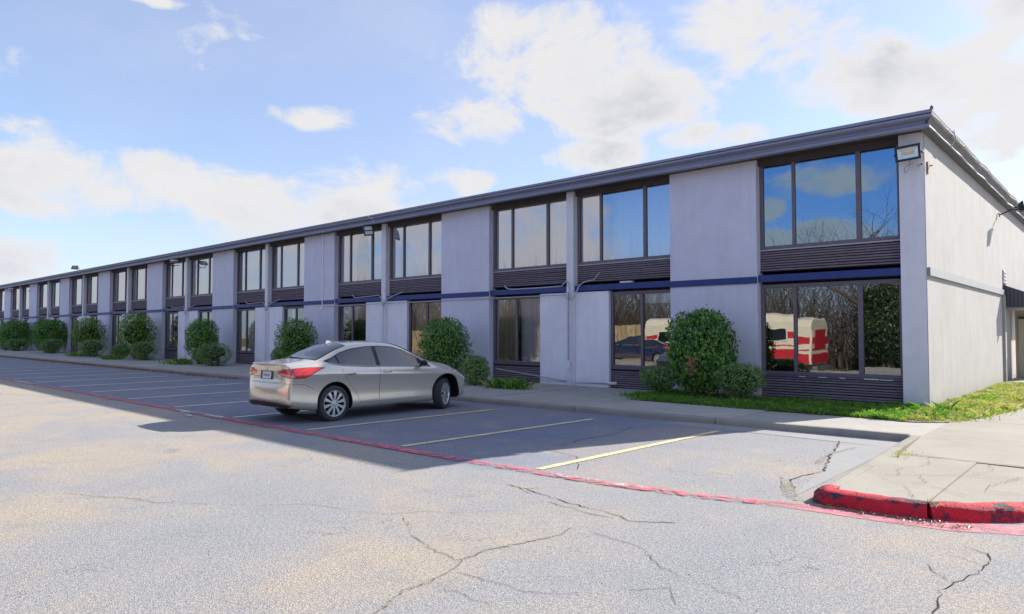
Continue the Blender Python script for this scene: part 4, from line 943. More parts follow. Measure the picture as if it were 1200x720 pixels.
for cx_, cy_, n_, h_ in ((0.45, -1.5, 160, .14), (0.9, -0.7, 200, .12), (1.05, 0.9, 220, .13), (0.5, 2.2, 180, .16), (1.2, 3.2, 200, .12), (0.35, -0.4, 120, .18), (-1.4, -2.2, 120, .12), (-3.0, -2.2, 140, .12)):
    tufts(clump(cx_, cy_, .10, .16), n_, h_, 0.007, m_drygrass if cx_ > 0.6 else m_grass, int(n_ + cx_ * 10), 'weeds')
tufts(lambda r: (0.93 + r.gauss(0, .06), -6.15 + r.gauss(0, .2), 0.11), 60, 0.05, 0.004, m_drygrass, 40, 'weeds')
tufts(lambda r: (1.74 + r.gauss(0, .04), -8.72 + r.gauss(0, .05), 0.11), 60, 0.04, 0.004, m_drygrass, 41, 'weeds')
# brown leaf litter swept against the far kerb
def litter(r):
    x = -20 - 60 * r.random() ** 0.8; return Vector((x, kerb_y(x) - abs(r.gauss(0, .16)) - .02, 0.012 + r.random() * .03)), Vector((0, 0, 1))
tag(link('leaf_litter', leaves_mesh('leaf_litter', 5200, litter, 0.085, random.Random(8), m_dead)), kind='stuff')
tag(link('leaf_litter', leaves_mesh('leaf_litter', 260, lambda r: (Vector((r.uniform(.75, 2.1), -9.02 + r.gauss(0, .05) + .06 * abs(r.random()), 0.018)), Vector((0, 0, 1))), 0.03, random.Random(9), m_dead)), kind='stuff')
# gravel chips loosened from the asphalt
def chips(n, seed):
    rs_ = random.Random(seed); mb = MB()
    for i in range(n):
        if rs_.random() < .4: x, y, z = rs_.gauss(.25, .4), rs_.uniform(-9.3, -4.9), 0.0
        else: x, y, z = rs_.uniform(-8, 3), rs_.uniform(-14.0, -8.6), 0.0
        if x > 0.5 and y > -9.0: continue
        s = rs_.uniform(.003, .008); mb.add([(x - s, y - s * .6, z), (x + s, y - s * .7, z), (x + s * .5, y + s, z), (x, y, z + s * 1.1)], [(0, 1, 3), (1, 2, 3), (2, 0, 3)])
    tag(mb.build('gravel', M('stone_chips', (0.30, 0.27, 0.23), 0.9, var=0.3, vs=30), fix=False), kind='stuff')
chips(260, 3)

# ------------------------------------------------------------------ silver sedan (own space: +Y forward, +X right, origin under the rear axle)
def car_paint(name, col):
    m, gg, p, out = new_mat(name)
    geo = gg.n('ShaderNodeNewGeometry').outputs['Position']
    d = gg.noise(geo, 1.4, 4, 0.6); low = gg.n('ShaderNodeSeparateXYZ'); gg.l(geo, low.inputs[0])
    dust = gg.math('MULTIPLY', gg.step(gg.math('ADD', low.outputs[2], gg.math('MULTIPLY', d, 0.25)), 0.62, 0.25), 0.35)
    gg.l(gg.mix(dust, col, (0.20, 0.17, 0.13)), p.inputs['Base Color'])
    p.inputs['Metallic'].default_value = 0.5; gg.l(gg.math('ADD', gg.math('MULTIPLY', dust, 0.5), 0.22), p.inputs['Roughness'])
    p.inputs['Coat Weight'].default_value = 0.9; p.inputs['Coat Roughness'].default_value = 0.03
    b = gg.n('ShaderNodeBump'); b.inputs['Strength'].default_value = 0.06; b.inputs['Distance'].default_value = 0.001
    gg.l(gg.noise(geo, 700, 2), b.inputs['Height']); gg.l(b.outputs[0], p.inputs['Normal']); return m
m_silver = car_paint('champagne_silver', (0.66, 0.61, 0.53))
m_navy = car_paint('navy_blue', (0.02, 0.035, 0.10))
m_seam = M('panel_gap', (0.012, 0.012, 0.012), 0.9, spec=0.1)
def car_glass():
    m = bpy.data.materials.new('car_glass'); m.use_nodes = True; t = m.node_tree; t.nodes.clear(); gg = G(t)
    out = gg.n('ShaderNodeOutputMaterial'); p = gg.n('ShaderNodeBsdfPrincipled'); p.inputs['Base Color'].default_value = (0.012, 0.016, 0.018, 1)
    p.inputs['Roughness'].default_value = 0.02; p.inputs['IOR'].default_value = 2.1; gg.l(p.outputs[0], out.inputs[0]); return m
m_cglass = car_glass()
m_tyre = M('tyre_rubber', (0.045, 0.046, 0.05), 0.85, var=0.2, vs=10)
m_rim = M('silver_hubcap', (0.62, 0.62, 0.64), 0.35, metal=0.6, var=0.05)
def lamp_mat(name, col, rough=0.12):
    m, gg, p, out = new_mat(name); p.inputs['Base Color'].default_value = (*col, 1); p.inputs['Roughness'].default_value = rough
    p.inputs['Coat Weight'].default_value = 1.0; p.inputs['Coat Roughness'].default_value = 0.02
    geo = gg.n('ShaderNodeTexCoord').outputs['Object']
    w = gg.n('ShaderNodeTexWave'); w.inputs['Scale'].default_value = 9; w.inputs['Distortion'].default_value = 1.5; gg.l(geo, w.inputs['Vector'])
    gg.l(gg.mix(w.outputs['Fac'], tuple(c * .85 for c in col), tuple(min(1, c * 1.12) for c in col)), p.inputs['Base Color']); return m
m_red = lamp_mat('red_lamp', (0.62, 0.03, 0.035)); m_clear = lamp_mat('clear_lamp', (0.75, 0.70, 0.68)); m_clear2 = lamp_mat('reverse_lens', (0.72, 0.38, 0.36)); m_amber = lamp_mat('amber_lamp', (0.80, 0.20, 0.06))

ST = np.array([-.80, -.55, -.20, .10, .45, .80, 1.2, 1.55, 1.95, 2.30, 2.55, 2.80, 3.10, 3.42])
TB = dict(zt=[1.055, 1.085, 1.135, 1.27, 1.392, 1.432, 1.437, 1.412, 1.285, 1.12, 1.02, .985, .925, .79],
          zr=[1.03, 1.05, 1.085, 1.20, 1.315, 1.362, 1.372, 1.345, 1.21, 1.045, .965, .93, .865, .735],
          Wr=[.60, .63, .625, .60, .575, .575, .585, .60, .655, .72, .755, .74, .69, .56],
          zs=[.96, .985, .995, .99, .965, .945, .93, .915, .90, .885, .875, .855, .80, .68],
          Wb=[.745, .80, .825, .832, .832, .835, .838, .84, .84, .838, .836, .832, .815, .72],
          W=[.79, .852, .882, .888, .888, .886, .886, .886, .887, .887, .888, .888, .880, .79],
          zb=[.27, .23, .19, .18, .18, .18, .18, .18, .18, .18, .18, .18, .19, .22])
def pchip(x, y, q):
    h = np.diff(x); d = np.diff(y) / h; m = np.zeros(len(x))
    for i in range(1, len(x) - 1):
        if d[i - 1] * d[i] > 0:
            w1 = 2 * h[i] + h[i - 1]; w2 = h[i] + 2 * h[i - 1]; m[i] = (w1 + w2) / (w1 / d[i - 1] + w2 / d[i])
    m[0], m[-1] = d[0], d[-1]
    i = np.clip(np.searchsorted(x, q) - 1, 0, len(h) - 1); t = (q - x[i]) / h[i]
    return ((1 + 2 * t) * (1 - t) ** 2) * y[i] + t * (1 - t) ** 2 * h[i] * m[i] + t * t * (3 - 2 * t) * y[i + 1] + t * t * (t - 1) * h[i] * m[i + 1]
QX = np.unique(np.round(np.concatenate([np.linspace(-.80, 3.42, 44), ST]), 3))
PV = {k: pchip(ST, np.array(v), QX) for k, v in TB.items()}
def half_section(i):
    q = {k: float(v[i]) for k, v in PV.items()}; zb, zs, W_ = q['zb'], q['zs'], q['W']; H = zs - zb
    Wb, Wr, zr, zt = q['Wb'], q['Wr'], q['zr'], q['zt']; gh = max(0.0, min(1.0, (zr - zs - .08) / .2))
    return [(0, zb), (W_ * .80, zb), (W_ * .935, zb + .02), (W_ * .968, zb + .08), (W_ * .974, zb + .15), (W_ * .955, zb + .32 * H), (W_ * .957, zb + .52 * H), (W_ * .966, zb + .70 * H), (W_ * 1.002, zb + .83 * H), (W_ * .994, zb + .87 * H),
            (Wb + .012, zs - .012), (Wb - .012, zs + .012), (Wb * .45 + Wr * .55 + .012 * gh, zs * .5 + zr * .5 + .01), (Wr + .025, zr - .03), (Wr, zr), (Wr * .88, zr + .55 * (zt - zr)), (Wr * .5, zr + .9 * (zt - zr)), (0, zt)]
RD = (np.array([.15, .24, .30, .36, .45, .62, .68, .715, .75, .90, .99, 1.03, 1.06, 1.2]), np.array([.02, .05, .09, .125, .138, .132, .125, .085, .07, .055, .060, .085, .04, .03]))
FD = (np.array([.15, .20, .35, .50, .62, .70, .76, .80, 1.0]), np.array([.03, .06, .17, .185, .165, .11, .05, .02, .0]))
def car_body_mesh():
    cols = []; n = len(half_section(0))
    ss = [0.0, .35, .6, .78, .89, .955, .985]
    sec = half_section(0)
    for s in ss: cols.append([(y * s, -.80 - float(np.interp(z, *RD)) * (1 - s ** 2.6) ** 0.5, z) for y, z in sec])
    for i in range(len(QX)): cols.append([(y, float(QX[i]), z) for y, z in half_section(i)])
    sec = half_section(len(QX) - 1)
    for s in reversed(ss): cols.append([(y * s, 3.42 + float(np.interp(z, *FD)) * (1 - s ** 2.7) ** 0.5, z) for y, z in sec])
    V = []; F = []; m = len(cols)
    for sg in (1, -1):
        k = len(V)
        V += [(sg * y, x, z) for c in cols for y, x, z in c]
        for i in range(m - 1):
            for j in range(n - 1):
                q = (k + i * n + j, k + (i + 1) * n + j, k + (i + 1) * n + j + 1, k + i * n + j + 1); F.append(q if sg > 0 else q[::-1])
    bm = bmesh.new(); vs = [bm.verts.new(v) for v in V]
    for f in F: bm.faces.new([vs[i] for i in f])
    bmesh.ops.remove_doubles(bm, verts=bm.verts, dist=1e-5)
    bmesh.ops.dissolve_degenerate(bm, dist=1e-5, edges=bm.edges)
    bmesh.ops.recalc_face_normals(bm, faces=bm.faces)
    me = bpy.data.meshes.new('body'); bm.to_mesh(me); bm.free(); return me
def evaluated(o, name):
    bpy.context.view_layer.update(); dg = bpy.context.evaluated_depsgraph_get()
    return bpy.data.meshes.new_from_object(o.evaluated_get(dg), preserve_all_data_layers=False, depsgraph=dg)
WR = 0.322                                       # tyre radius
car = empty('silver_sedan', (-8.80, -8.63, 0), 0, 'silver four door sedan parked nose to the kerb with steered front wheels', 'car')
bme = car_body_mesh(); bme.materials.append(m_silver); bme.materials.append(m_black)
body = link('body', bme, car)
sm = body.modifiers.new('s', 'SUBSURF'); sm.levels = 1
BODY0 = evaluated(body, 'b0')
_bm = bmesh.new(); _bm.from_mesh(BODY0); BVH = BVHTree.FromBMesh(_bm); _bm.free()
cut = MB()
for y, r_ in ((0.04, .378), (2.825, .41)):
    for sg in (1, -1):
        cut.prism([(y + r_ * math.cos(2 * math.pi * i / 48), WR + .012 + r_ * math.sin(2 * math.pi * i / 48)) for i in range(48)], sg * .54, sg * 1.2, 'x', 1)
cme = cut.mesh('cut', [m_silver, m_black]); cuto = link('cutter', cme)
body.modifiers.clear(); body.data = BODY0.copy()
for m_ in (m_silver, m_black):
    if m_.name not in body.data.materials: body.data.materials.append(m_)
tmp = bpy.data.objects.new('tmp', body.data.copy()); COL.objects.link(tmp)
b = tmp.modifiers.new('b', 'BOOLEAN'); b.operation = 'DIFFERENCE'; b.solver = 'EXACT'; b.object = cuto
bpy.context.view_layer.update(); dg_ = bpy.context.evaluated_depsgraph_get()
em = tmp.evaluated_get(dg_).to_mesh()
_b = bmesh.new(); _b.from_mesh(em); fin = bpy.data.meshes.new('body'); _b.to_mesh(fin); _b.free()
fin.materials.append(m_silver); fin.materials.append(m_black)
bpy.data.objects.remove(tmp); body.data = fin
bpy.data.objects.remove(cuto)
for p in fin.polygons:
    c = p.center
    if abs(c.x) < .70 and c.z < .25 and p.normal.z < -.6: p.material_index = 1
fin.polygons.foreach_set('use_smooth', [True] * len(fin.polygons)); fin.set_sharp_from_angle(angle=R(38))

def hit(o, d):
    l, nrm, i, ds = BVH.ray_cast(Vector(o), Vector(d).normalized()); return (l, nrm) if l is not None else (None, None)
def grid_mesh(name, P, mat, sg=1, extra=None):
    n = len(P[0]); V = [p for r_ in P for p in r_]
    V = [(p[0] * sg, p[1], p[2]) for p in V]
    F = [(i * n + j, i * n + j + 1, (i + 1) * n + j + 1, (i + 1) * n + j) for i in range(len(P) - 1) for j in range(n - 1)]
    me = bpy.data.meshes.new(name); me.from_pydata(V, [], F); me.materials.append(mat)
    bm = bmesh.new(); bm.from_mesh(me); bmesh.ops.recalc_face_normals(bm, faces=bm.faces)
    f0 = bm.faces[len(bm.faces) // 2]; c = f0.calc_center_median() - Vector((0, 1.3, .6))
    if f0.normal.dot(c) < 0: bmesh.ops.reverse_faces(bm, faces=bm.faces)
    bm.to_mesh(me); bm.free()
    me.polygons.foreach_set('use_smooth', [True] * len(me.polygons)); return me
def side_patch(name, lo, hi, off, mat, parent, nx=26, nz=10, both=True, x0=None, x1=None):
    """patch on the body side between two curves (y, z) sampled along y"""
    x0 = x0 if x0 is not None else max(lo[0][0], hi[0][0]); x1 = x1 if x1 is not None else min(lo[-1][0], hi[-1][0])
    P = []
    for i in range(nx + 1):
        y = x0 + (x1 - x0) * i / nx; z0 = np.interp(y, *zip(*lo)); z1 = np.interp(y, *zip(*hi)); row = []
        for j in range(nz + 1):
            z = z0 + (z1 - z0) * j / nz; l, nr = hit((2.5, y, z), (-1, 0, 0))
            if l is None: l, nr = Vector((.5, y, z)), Vector((1, 0, 0))
            row.append(tuple(l + nr * off))
        P.append(row)
    return [link(name, grid_mesh(name, P, mat, sg), parent) for sg in ((1, -1) if both else (1,))]
def door_patch(name, front, rear, off, mat, parent, grow=0.0, nz=22, nx=18):
    """patch bounded by rear(z) and front(z) edge curves"""
    z0, z1 = rear[0][0] - grow, rear[-1][0]; P = []
    for j in range(nz + 1):
        z = z0 + (z1 - z0) * j / nz; a = np.interp(z, *zip(*rear)) - grow; b_ = np.interp(z, *zip(*front)) + grow; row = []
        for i in range(nx + 1):
            y = a + (b_ - a) * i / nx; l, nr = hit((2.5, y, z), (-1, 0, 0)); row.append(tuple(l + nr * off))
        P.append(row)
    return [link(name, grid_mesh(name, P, mat, sg), parent) for sg in (1, -1)]
DLO_LO = [(-.10, 1.075), (.06, 1.030), (.25, 1.000), (.8, .965), (1.5, .938), (2.05, .918), (2.40, .905)]
DLO_HI = [(-.10, 1.080), (.05, 1.125), (.25, 1.215), (.5, 1.285), (.85, 1.325), (1.2, 1.333), (1.5, 1.312), (1.75, 1.245), (2.0, 1.135), (2.2, 1.03), (2.40, .91)]
ins = lambda c, dz: [(y, z + dz) for y, z in c]
side_patch('window_surround', ins(DLO_LO, -.008), ins(DLO_HI, .006), .004, m_black, car, 60, 10)
for nm, a, c_ in (('quarter_window', -.02, .13), ('rear_door_window', .17, 1.00), ('front_door_window', 1.09, 2.13), ('mirror_quarter', 2.16, 2.34)):
    side_patch(nm, ins(DLO_LO, .006), ins(DLO_HI, -.012), .0075, m_cglass if nm != 'mirror_quarter' else m_black, car, 24, 8, x0=a, x1=c_)
side_patch('belt_trim', ins(DLO_LO, -.014), ins(DLO_LO, .004), .009, m_metal, car, 40, 1, x0=-.05, x1=2.36)
RDr = [(.30, .62), (.36, .58), (.48, .52), (.60, .40), (.74, .30), (.90, .19), (1.005, .16)]; RDf = [(.30, 1.035), (.6, 1.04), (1.005, 1.04)]
FDr = [(.30, 1.05), (.6, 1.055), (.95, 1.055)]; FDf = [(.30, 2.16), (.45, 2.20), (.6, 2.24), (.95, 2.33)]
RDr = [(z, y) for z, y in RDr]
for rear, front in ((RDr, RDf), (FDr, FDf)):
    zmax = rear[-1][0]
    door_patch('door_gap', front, [(z, y) for z, y in rear if z < .94] + [(.94, np.interp(.94, *zip(*rear)))], .0012, m_seam, car, .004)
    ds = door_patch('door', front, [(z, y) for z, y in rear if z < .94] + [(.94, np.interp(.94, *zip(*rear)))], .0042, m_silver, car)
    hy = .36 if rear is RDr else 1.22
    for d_, sg in zip(ds, (1, -1)):
        l, nr = hit((2.5, hy, .845), (-1, 0, 0)); p0 = l + Vector((.006, 0, 0))
        h_ = MB().tube([(p0.x - .012, hy - .11, .845), (p0.x + .022, hy - .085, .848), (p0.x + .026, hy, .85), (p0.x + .022, hy + .085, .85), (p0.x - .012, hy + .11, .848)], [.012, .016, .017, .016, .012], 8)
        h_.v = [(sg * x, y, z) for x, y, z in h_.v]; h_.build('handle', m_silver, d_, smooth=60)
        cu = MB().add([(p0.x + .0005, hy - .07, .825), (p0.x + .0005, hy + .07, .825), (p0.x + .0005, hy + .07, .862), (p0.x + .0005, hy - .07, .862)], [(0, 1, 2, 3)])
        cu.v = [(sg * x, y, z) for x, y, z in cu.v]; cu.build('handle_recess', m_seam, d_, fix=False)
# lower door moulding and sill
side_patch('door_moulding', [(.62, .315), (1.2, .30), (2.15, .315)], [(.62, .325), (1.2, .345), (2.15, .355)], .013, m_silver, car, 30, 3)
# rear and front glass
def top_patch(name, ylo, yhi, halfw0, halfw1, off, mat, nx=18, ny=14, z=2.6):
    P = []
    for j in range(ny + 1):
        t = j / ny; row = []
        for i in range(nx + 1):
            u = -1 + 2 * i / nx; hw = halfw0 + (halfw1 - halfw0) * t; x = u * hw
            y = (ylo - .10 * u * u * (1 if ylo < 1 else -1) * -1) * (1 - t) + (yhi) * t if False else ylo + (yhi - ylo) * t + (.06 * u * u * (1 - t) if ylo < 1 else -.10 * u * u * (1 - t))
            l, nr = hit((x, y, z), (0, 0, -1)); row.append(tuple(l + nr * off))
        P.append(row)
    return link(name, grid_mesh(name, P, mat), car)
top_patch('window_surround', -.30, .47, .585, .515, .0035, m_black)
top_patch('rear_window', -.275, .45, .555, .495, .007, m_cglass)
top_patch('window_surround', 2.52, 1.60, .70, .56, .0035, m_black)
top_patch('windscreen', 2.49, 1.63, .675, .535, .007, m_cglass)
# cylinder-projected patches around the corners
def corner_patch(name, ax, th, zlo, zhi, off, mat, parent=car, nt=26, nz=6, both=True):
    """th: angles in degrees from straight back (0) round to the right side (90)"""
    P = []
    for i in range(nt + 1):
        t = th[0] + (th[-1] - th[0]) * i / nt; a = R(t); d = Vector((math.sin(a), -math.cos(a), 0)); row = []
        z0, z1 = np.interp(t, th, zlo), np.interp(t, th, zhi)
        for j in range(nz + 1):
            z = z0 + (z1 - z0) * j / nz; o = Vector((ax[0], ax[1], z)) + d * 3; l, nr = hit(o, -d)
            if l is None: l, nr = Vector((ax[0], ax[1], z)) + d * .5, d
            row.append(tuple(l + nr * off))
        P.append(row)
    return [link(name, grid_mesh(name, P, mat, sg), parent) for sg in ((1, -1) if both else (1,))]
AX = (.36, -.42)
TH = [2, 20, 40, 58, 72, 84, 97, 108, 116]
corner_patch('lamp_gap', AX, TH, [.855, .835, .805, .795, .80, .845, .905, .945, .965], [.925, .945, .965, .975, .982, .985, .985, .982, .975], .002, m_seam)
tl = corner_patch('tail_lamp', AX, [3, 20, 40, 58, 72, 84, 97, 107, 114], [.862, .842, .812, .803, .808, .852, .911, .949, .967], [.918, .938, .958, .968, .975, .978, .979, .977, .973], .006, m_red)
rl = corner_patch('reverse_lamp', AX, [6, 20, 40, 52], [.868, .848, .818, .816], [.885, .882, .865, .838], .009, m_clear2, nz=2)
# front lamps
AXF = (.36, 2.95)
corner_patch('head_lamp', AXF, [180, 160, 140, 120, 108, 98], [.60, .60, .62, .66, .70, .76], [.70, .725, .76, .80, .815, .80], .005, m_clear)
corner_patch('marker_lamp', AXF, [122, 114, 106, 96], [.735, .745, .76, .79], [.785, .805, .82, .81], .008, m_amber)
# boot lid, bumper joins, plate, badge
def rear_patch(name, xw, z0, z1, off, mat, parent=car, nx=22, nz=12, x0=None):
    P = [[None] * (nx + 1) for _ in range(nz + 1)]
    for j in range(nz + 1):
        z = z0 + (z1 - z0) * j / nz
        for i in range(nx + 1):
            x = (-xw if x0 is None else x0) + (xw - (-xw if x0 is None else x0)) * i / nx
            l, nr = hit((x, -3, z), (0, 1, 0)); P[j][i] = tuple(l + nr * off)
    return link(name, grid_mesh(name, P, mat), parent)
rear_patch('boot_gap', .501, .718, 1.02, .0012, m_seam)
boot = rear_patch('boot_lid', .497, .722, 1.02, .0045, m_silver)
rear_patch('plate_recess', .225, .765, .915, .0075, m_black, boot, 8, 4)
rear_patch('number_plate', .155, .775, .90, .012, m_white, boot, 8, 4)
m_faint = M('plate_print', (0.25, 0.30, 0.42), 0.5, var=0.3, vs=40)
rear_patch('plate_print', .11, .815, .862, .0135, m_faint, boot, 8, 3)
l, nr = hit((0, -3, .955), (0, 1, 0))
MB().lathe([(0, .026), (.004, .032), (.008, .026), (.004, .022), (0, .026)], 20, 'y').build('badge', m_metal, boot, smooth=60, loc=(0, l.y - .010, .955))
for o_ in (): pass
corner_patch('bumper_gap', (.30, -.45), [-40, 0, 40, 75, 95], [.700, .700, .702, .685, .600], [.704, .704, .706, .691, .606], .002, m_seam, nz=1)
corner_patch('diffuser', (.10, -.30), [-20, 0, 25, 45, 52], [.27, .27, .27, .28, .315], [.375, .375, .37, .345, .325], .006, m_black, nz=4)
corner_patch('bumper_reflection', (.10, -.30), [-20, 0, 25, 45, 55], [.378, .378, .373, .348, .322], [.392, .392, .388, .362, .332], .009, M('bumper_reflection', (.30, .18, .15), .4), nz=1)  # coppery reflection on the lower bumper, painted as a thin strip
# boot lip spoiler
sp_ = []
for i in range(21):
    u = -1 + i / 10; x = .60 * u; l, nr = hit((x, -3, 1.015 - .01 * u * u), (0, 1, 0)); sp_.append((x, l.y - .012, 1.043 - .012 * u * u))
MB().tube(sp_, [.010] + [.017] * 19 + [.010], 8).build('spoiler_lip', m_silver, car, smooth=60)
# roof fin, mirrors
l, nr = hit((0, .42, 3), (0, 0, -1))
MB().prism([(.36, l.z - .03), (.38, l.z + .062), (.44, l.z + .055), (.56, l.z + .012)], -.018, .018, 'x').build('roof_fin', m_white, car, smooth=30)
for sg in (1, -1):
    bm = bmesh.new(); bmesh.ops.create_icosphere(bm, subdivisions=3, radius=1)
    for v in bm.verts:
        v.co = Vector((v.co.x * .09, v.co.y * .075 if v.co.y > 0 else v.co.y * .03, v.co.z * .058 * (1 - .25 * max(0, -v.co.x * sg))))
    me = bpy.data.meshes.new('mirror'); bm.to_mesh(me); bm.free(); me.materials.append(m_silver if False else m_black)
    me.polygons.foreach_set('use_smooth', [True] * len(me.polygons))
    mo = link('mirror', me, car, (sg * .955, 2.10, .985))
    MB().tube([(-sg * .17, .03, -.055), (-sg * .08, .01, -.045), (0, 0, -.02)], [.02, .022, .02], 8).build('mirror_stalk', m_black, mo, smooth=60)
# wheels
def tyre_mesh():
    w = .098; r = WR
    return MB().lathe([(-w * .9, .234), (-w, .262), (-w * .98, r - .022), (-w * .82, r - .004), (-w * .5, r), (-w * .42, r - .006), (-w * .34, r), (0, r + .001), (w * .34, r), (w * .42, r - .006), (w * .5, r), (w * .82, r - .004), (w * .98, r - .022), (w, .262), (w * .9, .234), (w * .4, .23)], 56, 'x').mesh('tyre', m_tyre, smooth=45)
def rim_mesh():
    mb = MB()
    mb.lathe([(.055, .001), (.055, .244), (.086, .241), (.092, .232), (.082, .220), (.058, .212)], 56, 'x', 0)       # dish back + lip
    for i in range(10):
        a = 2 * math.pi * i / 10; ca, sa = math.cos(a), math.sin(a)
        def pt(x, r_, t): return (x, r_ * ca - t * sa, r_ * sa + t * ca)
        sec = [(.045, .020, .080), (.10, .019, .084), (.16, .027, .083), (.222, .038, .079)]
        vs = []
        for r_, hw, x in sec: vs += [pt(x - .03, r_, -hw), pt(x, r_, -hw * .86), pt(x, r_, hw * .86), pt(x - .03, r_, hw)]
        fs = [(4 * j + q, 4 * j + q + 1, 4 * j + q + 5, 4 * j + q + 4) for j in range(3) for q in range(3)]
        mb.add(vs, fs, 0)
    mb.lathe([(.086, .001), (.090, .028), (.086, .050), (.076, .060), (.06, .062)], 24, 'x', 0)
    for i in range(5):
        a = 2 * math.pi * (i + .5) / 5; mb.lathe([(.092, .0005), (.091, .006), (.084, .007)], 8, 'x', 1, (0, .038 * math.cos(a), .038 * math.sin(a)))
    return mb.mesh('rim', [m_rim, m_seam], smooth=35)
TY, RM = tyre_mesh(), rim_mesh()
BK = MB().lathe([(.058, .0005), (.0585, .218)], 40, 'x').mesh('brake_shadow', m_seam)
for y in (0.03, 2.80):
    for sg in (1, -1):
        steer = R(27) if y > 1 else 0
        w = link('wheel', MB().lathe([(-.09, .06), (-.09, .225), (.04, .225), (.04, .06)], 24, 'x').mesh('wheel', m_black), car, (sg * (.735 if y > 1 else .762), y, WR - .004), (0, 0, (math.pi if sg < 0 else 0) + steer))
        link('tyre', TY, w); rm = link('rim', RM, w); rm.rotation_euler = (R(13), 0, 0)
        link('spoke_shade', BK, w, rot=(0, 0, 0))  # near-black disc painted as the shade behind the spokes
car.rotation_euler.z = R(0.3); car.scale = (1, 1, 1.03)

# ------------------------------------------------------------------ across the lot, behind the viewer (mirrored in the panes)
BK_Z = lambda y: float(np.interp(y, [-26, -20, -16.6, 0], [-.45, -.40, 0, 0]))
ncar = copy_tree(car); ncar.name = 'blue_sedan'
ncar.location = (-16.5, -17.6, BK_Z(-17.6) - .02); ncar.rotation_euler.z = R(78)
tag(ncar, 'dark blue sedan across the lot, mirrored in the ground floor pane', 'car')
_navy = {}
def recolour(o):
    for ch in o.children:
        if ch.type == 'MESH' and any(m_ == m_silver for m_ in ch.data.materials):
            if ch.data.name not in _navy:
                me = ch.data.copy()
                for i, m_ in enumerate(me.materials):
                    if m_ == m_silver: me.materials[i] = m_navy
                _navy[ch.data.name] = me
            ch.data = _navy[ch.data.name]
        recolour(ch)
recolour(ncar)
# camper with red bands
rv = empty('camper', (-14.0, -20.6, -.42), 0, 'cream camper with red bands, mirrored in the ground floor windows', 'camper')
m_cream = M('camper_cream', (0.62, 0.58, 0.46), 0.4, var=0.05); m_rred = M('camper_red', (0.45, 0.02, 0.03), 0.4)
prf = [(-1.15, .55), (-1.2, .75), (-1.2, 2.45), (-1.05, 2.75), (-.7, 2.86), (.7, 2.86), (1.05, 2.75), (1.2, 2.45), (1.2, .75), (1.15, .55)]
bme2 = MB().prism(prf, -4.9, 4.9, 'x').mesh('shell', m_cream); link('shell', bevel(bme2, .10, 3), rv)
for z0, z1 in ((.62, 1.13), (1.62, 1.95), (1.30, 1.36)): MB().box((-4.80, 1.19, z0), (4.80, 1.208, z1)).box((4.88, -1.1, z0), (4.908, 1.1, z1)).build('red_band', m_rred, rv)
for x in (3.0, -1.0, -3.4):
    MB().box((x - .55, 1.20, 1.50), (x + .55, 1.225, 2.15)).build('window_frame', m_cream, rv); MB().box((x - .47, 1.22, 1.57), (x + .47, 1.232, 2.08)).build('window_pane', m_cglass, rv)
MB().box((4.90, -.75, 1.35), (4.925, .75, 2.35)).build('rear_pane', m_rred, rv)
MB().box((4.88, -1.0, .32), (5.15, 1.0, .5)).build('bumper', m_metal, rv)
for x in (-2.6, 2.4):
    for sg in (1, -1):
        w = link('wheel', TY, rv, (x, sg * 1.0, .37), (0, 0, sg * math.pi / 2)); w.scale = (1.1, 1.15, 1.15); link('rim', RM, w)
# board fence, grass verge, trees
lawn = sheet('lawn', [[(x, y, z) for x in (-150, -40, -10, 20, 120)] for y, z in ((-60, -.44), (-26, -.44), (-22.6, -.41))], M('verge_grass', (0.10, 0.13, 0.035), 1.0, var=.5, vs=3, bump=.8, bs=25, bd=.05))
fence = empty('board_fence', (0, -25.4, -.45), 0, 'weathered tan board fence behind the camper, seen only mirrored', 'fence')
m_board = M('fence_board', (0.33, 0.25, 0.15), 0.9, var=.25, vs=3, rnd=.25, streak=.2)
BD = MB().add([(0, 0, 0), (.14, 0, 0), (.14, .02, 0), (0, .02, 0), (0, 0, 2.4), (.14, 0, 2.4), (.14, .02, 2.4), (0, .02, 2.4)], [(0, 3, 2, 1), (4, 5, 6, 7), (0, 1, 5, 4), (1, 2, 6, 5), (2, 3, 7, 6), (3, 0, 4, 7)]).mesh('board', m_board)
rs = random.Random(3)
for i in range(290):
    o = link('board', BD, fence, (-13.0 - .15 * i, rs.uniform(-.006, .006), rs.uniform(-.05, .03)))
MB().box((-56.5, -.06, .5), (-12.8, -.003, .6)).box((-56.5, -.06, 1.9), (-12.8, -.003, 2.0)).build('rail', m_board, fence)
m_twig = M('bare_bark', (0.085, 0.066, 0.048), 0.95, var=.3, vs=2)
def bare_tree(seed, H):
    rs_ = random.Random(seed); mb = MB()
    def grow(p, d, ln, r, dep):
        n = 4; pts = [p]; q = p.copy(); dd = d.copy()
        for i in range(n):
            dd = (dd + Vector((rs_.gauss(0, .13), rs_.gauss(0, .13), rs_.gauss(.03, .08)))).normalized(); q = q + dd * ln / n; pts.append(q.copy())
        mb.tube(pts, [r * (1 - .45 * i / n) for i in range(n + 1)], 7 if dep == 0 else 5 if dep < 3 else 3, cap=dep == 0)
        if dep >= 5 or r < .004: return
        for _ in range(3 if dep < 4 else 2):
            k = rs_.randint(2, n); ax = Vector((rs_.gauss(0, 1), rs_.gauss(0, 1), rs_.gauss(0, .4))).normalized()
            nd = (dd * .75 + ax * .62 + Vector((0, 0, .18))).normalized(); grow(pts[k], nd, ln * rs_.uniform(.58, .8), r * (1 - .45 * k / n) * .62, dep + 1)
    grow(Vector((0, 0, -.1)), Vector((0, 0, 1)), H * .32, H * .022, 0)
    return mb.mesh('branches', m_twig, smooth='all', fix=False)
TREES = [bare_tree(s_, 8.0) for s_ in (3, 8, 15)]
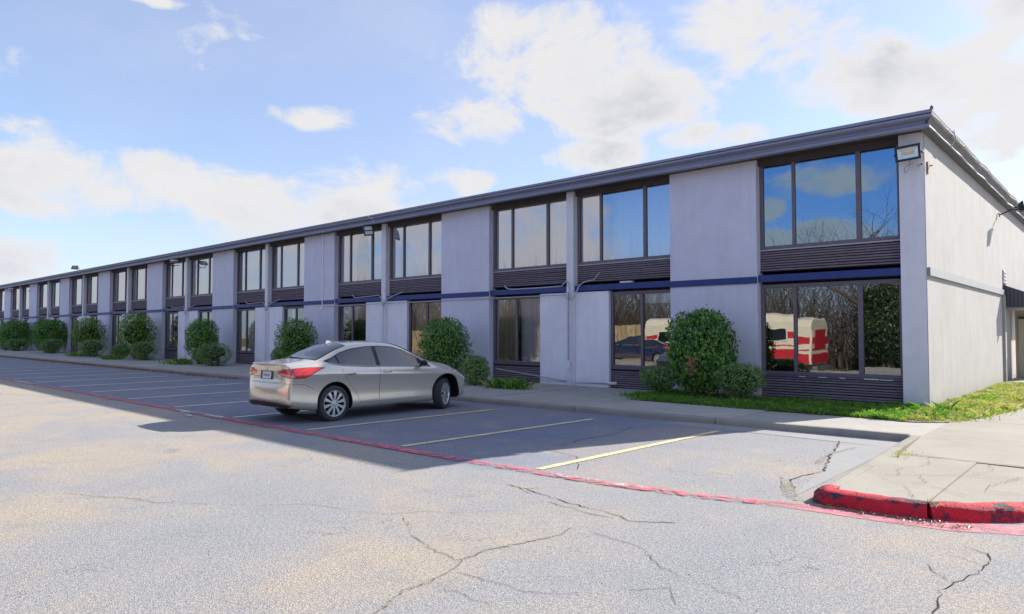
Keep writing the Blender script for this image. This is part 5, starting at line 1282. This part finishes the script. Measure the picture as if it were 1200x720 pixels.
spots = [(-6.6, -25.0, 1.7, 0), (-8.5, -29, .72, 1), (-12, -31, .70, 2), (-16, -29.5, .75, 0), (-20, -32, .72, 1), (-25, -30, .78, 2), (-30, -33, .75, 0), (-36, -31, .80, 1), (-43, -33, .8, 2), (-51, -32, .85, 0), (-60, -34, .9, 1), (-5, -33, .72, 2), (-1, -31, .7, 1), (-72, -36, 1.0, 2), (4, -34, .75, 0), (-10.2, -27.5, .6, 0), (-14.2, -27.6, .62, 1), (-18.4, -28, .6, 2), (-22.5, -27.8, .62, 0), (-6.4, -27.5, .62, 2)]
for i, (x, y, s_, v) in enumerate(spots):
    t = empty('bare_tree', (x, y, -.45), rs.uniform(0, 6.28), 'bare winter tree beyond the far side of the lot, seen only mirrored', 'tree', 'bare trees across the lot')
    o = link('branches', TREES[v], t); o.scale = (s_ * 1.15, s_ * 1.15, s_)
brush = MB()
for i in range(8500):
    x = rs.uniform(-62, 8); y = rs.gauss(-30, 1.8); h = rs.uniform(2.2, 8.0)
    a, b_ = rs.gauss(0, .45), rs.gauss(0, .45); r_ = rs.uniform(.008, .026)
    brush.tube([(x, y, -.5), (x + a * h * .4, y + b_ * h * .4, h * .5), (x + a * h, y + b_ * h, h)], [r_, r_ * .7, r_ * .2], 3, cap=False)
tag(brush.build('undergrowth', m_twig, fix=False), kind='stuff')
bush(-6.4, -23.3, 3.3, 4.3, 'tall', 9, 9000, .16, 'large dark evergreen across the lot, mirrored in the right lower pane', 0, -.45, 'evergreens across the lot')
bush(-34.0, -24.6, 4.0, 3.2, 'tall', 9, 9000, .16, 'broad dark evergreen before the mirrored board fence', 4, -.45, 'evergreens across the lot')
# thin service wire against the sky behind the gable
pw = empty('service_wire', (0, 0, 0), 0, 'thin dark service wire crossing the sky right of the gable', 'wire')
MB().tube([(-12 + 6 * i, 46 - .4 * i, 11.3 - .25 * i + .02 * (i - 3) ** 2) for i in range(9)], .018, 5).build('wire', m_black, pw)
for i in (0, 8): MB().tube([(-12 + 6 * i, 46 - .4 * i, -.1), (-12 + 6 * i, 46 - .4 * i, 12.2 - .25 * i + .02 * (i - 3) ** 2)], [.16, .11], 8).build('pole', m_bark, pw)
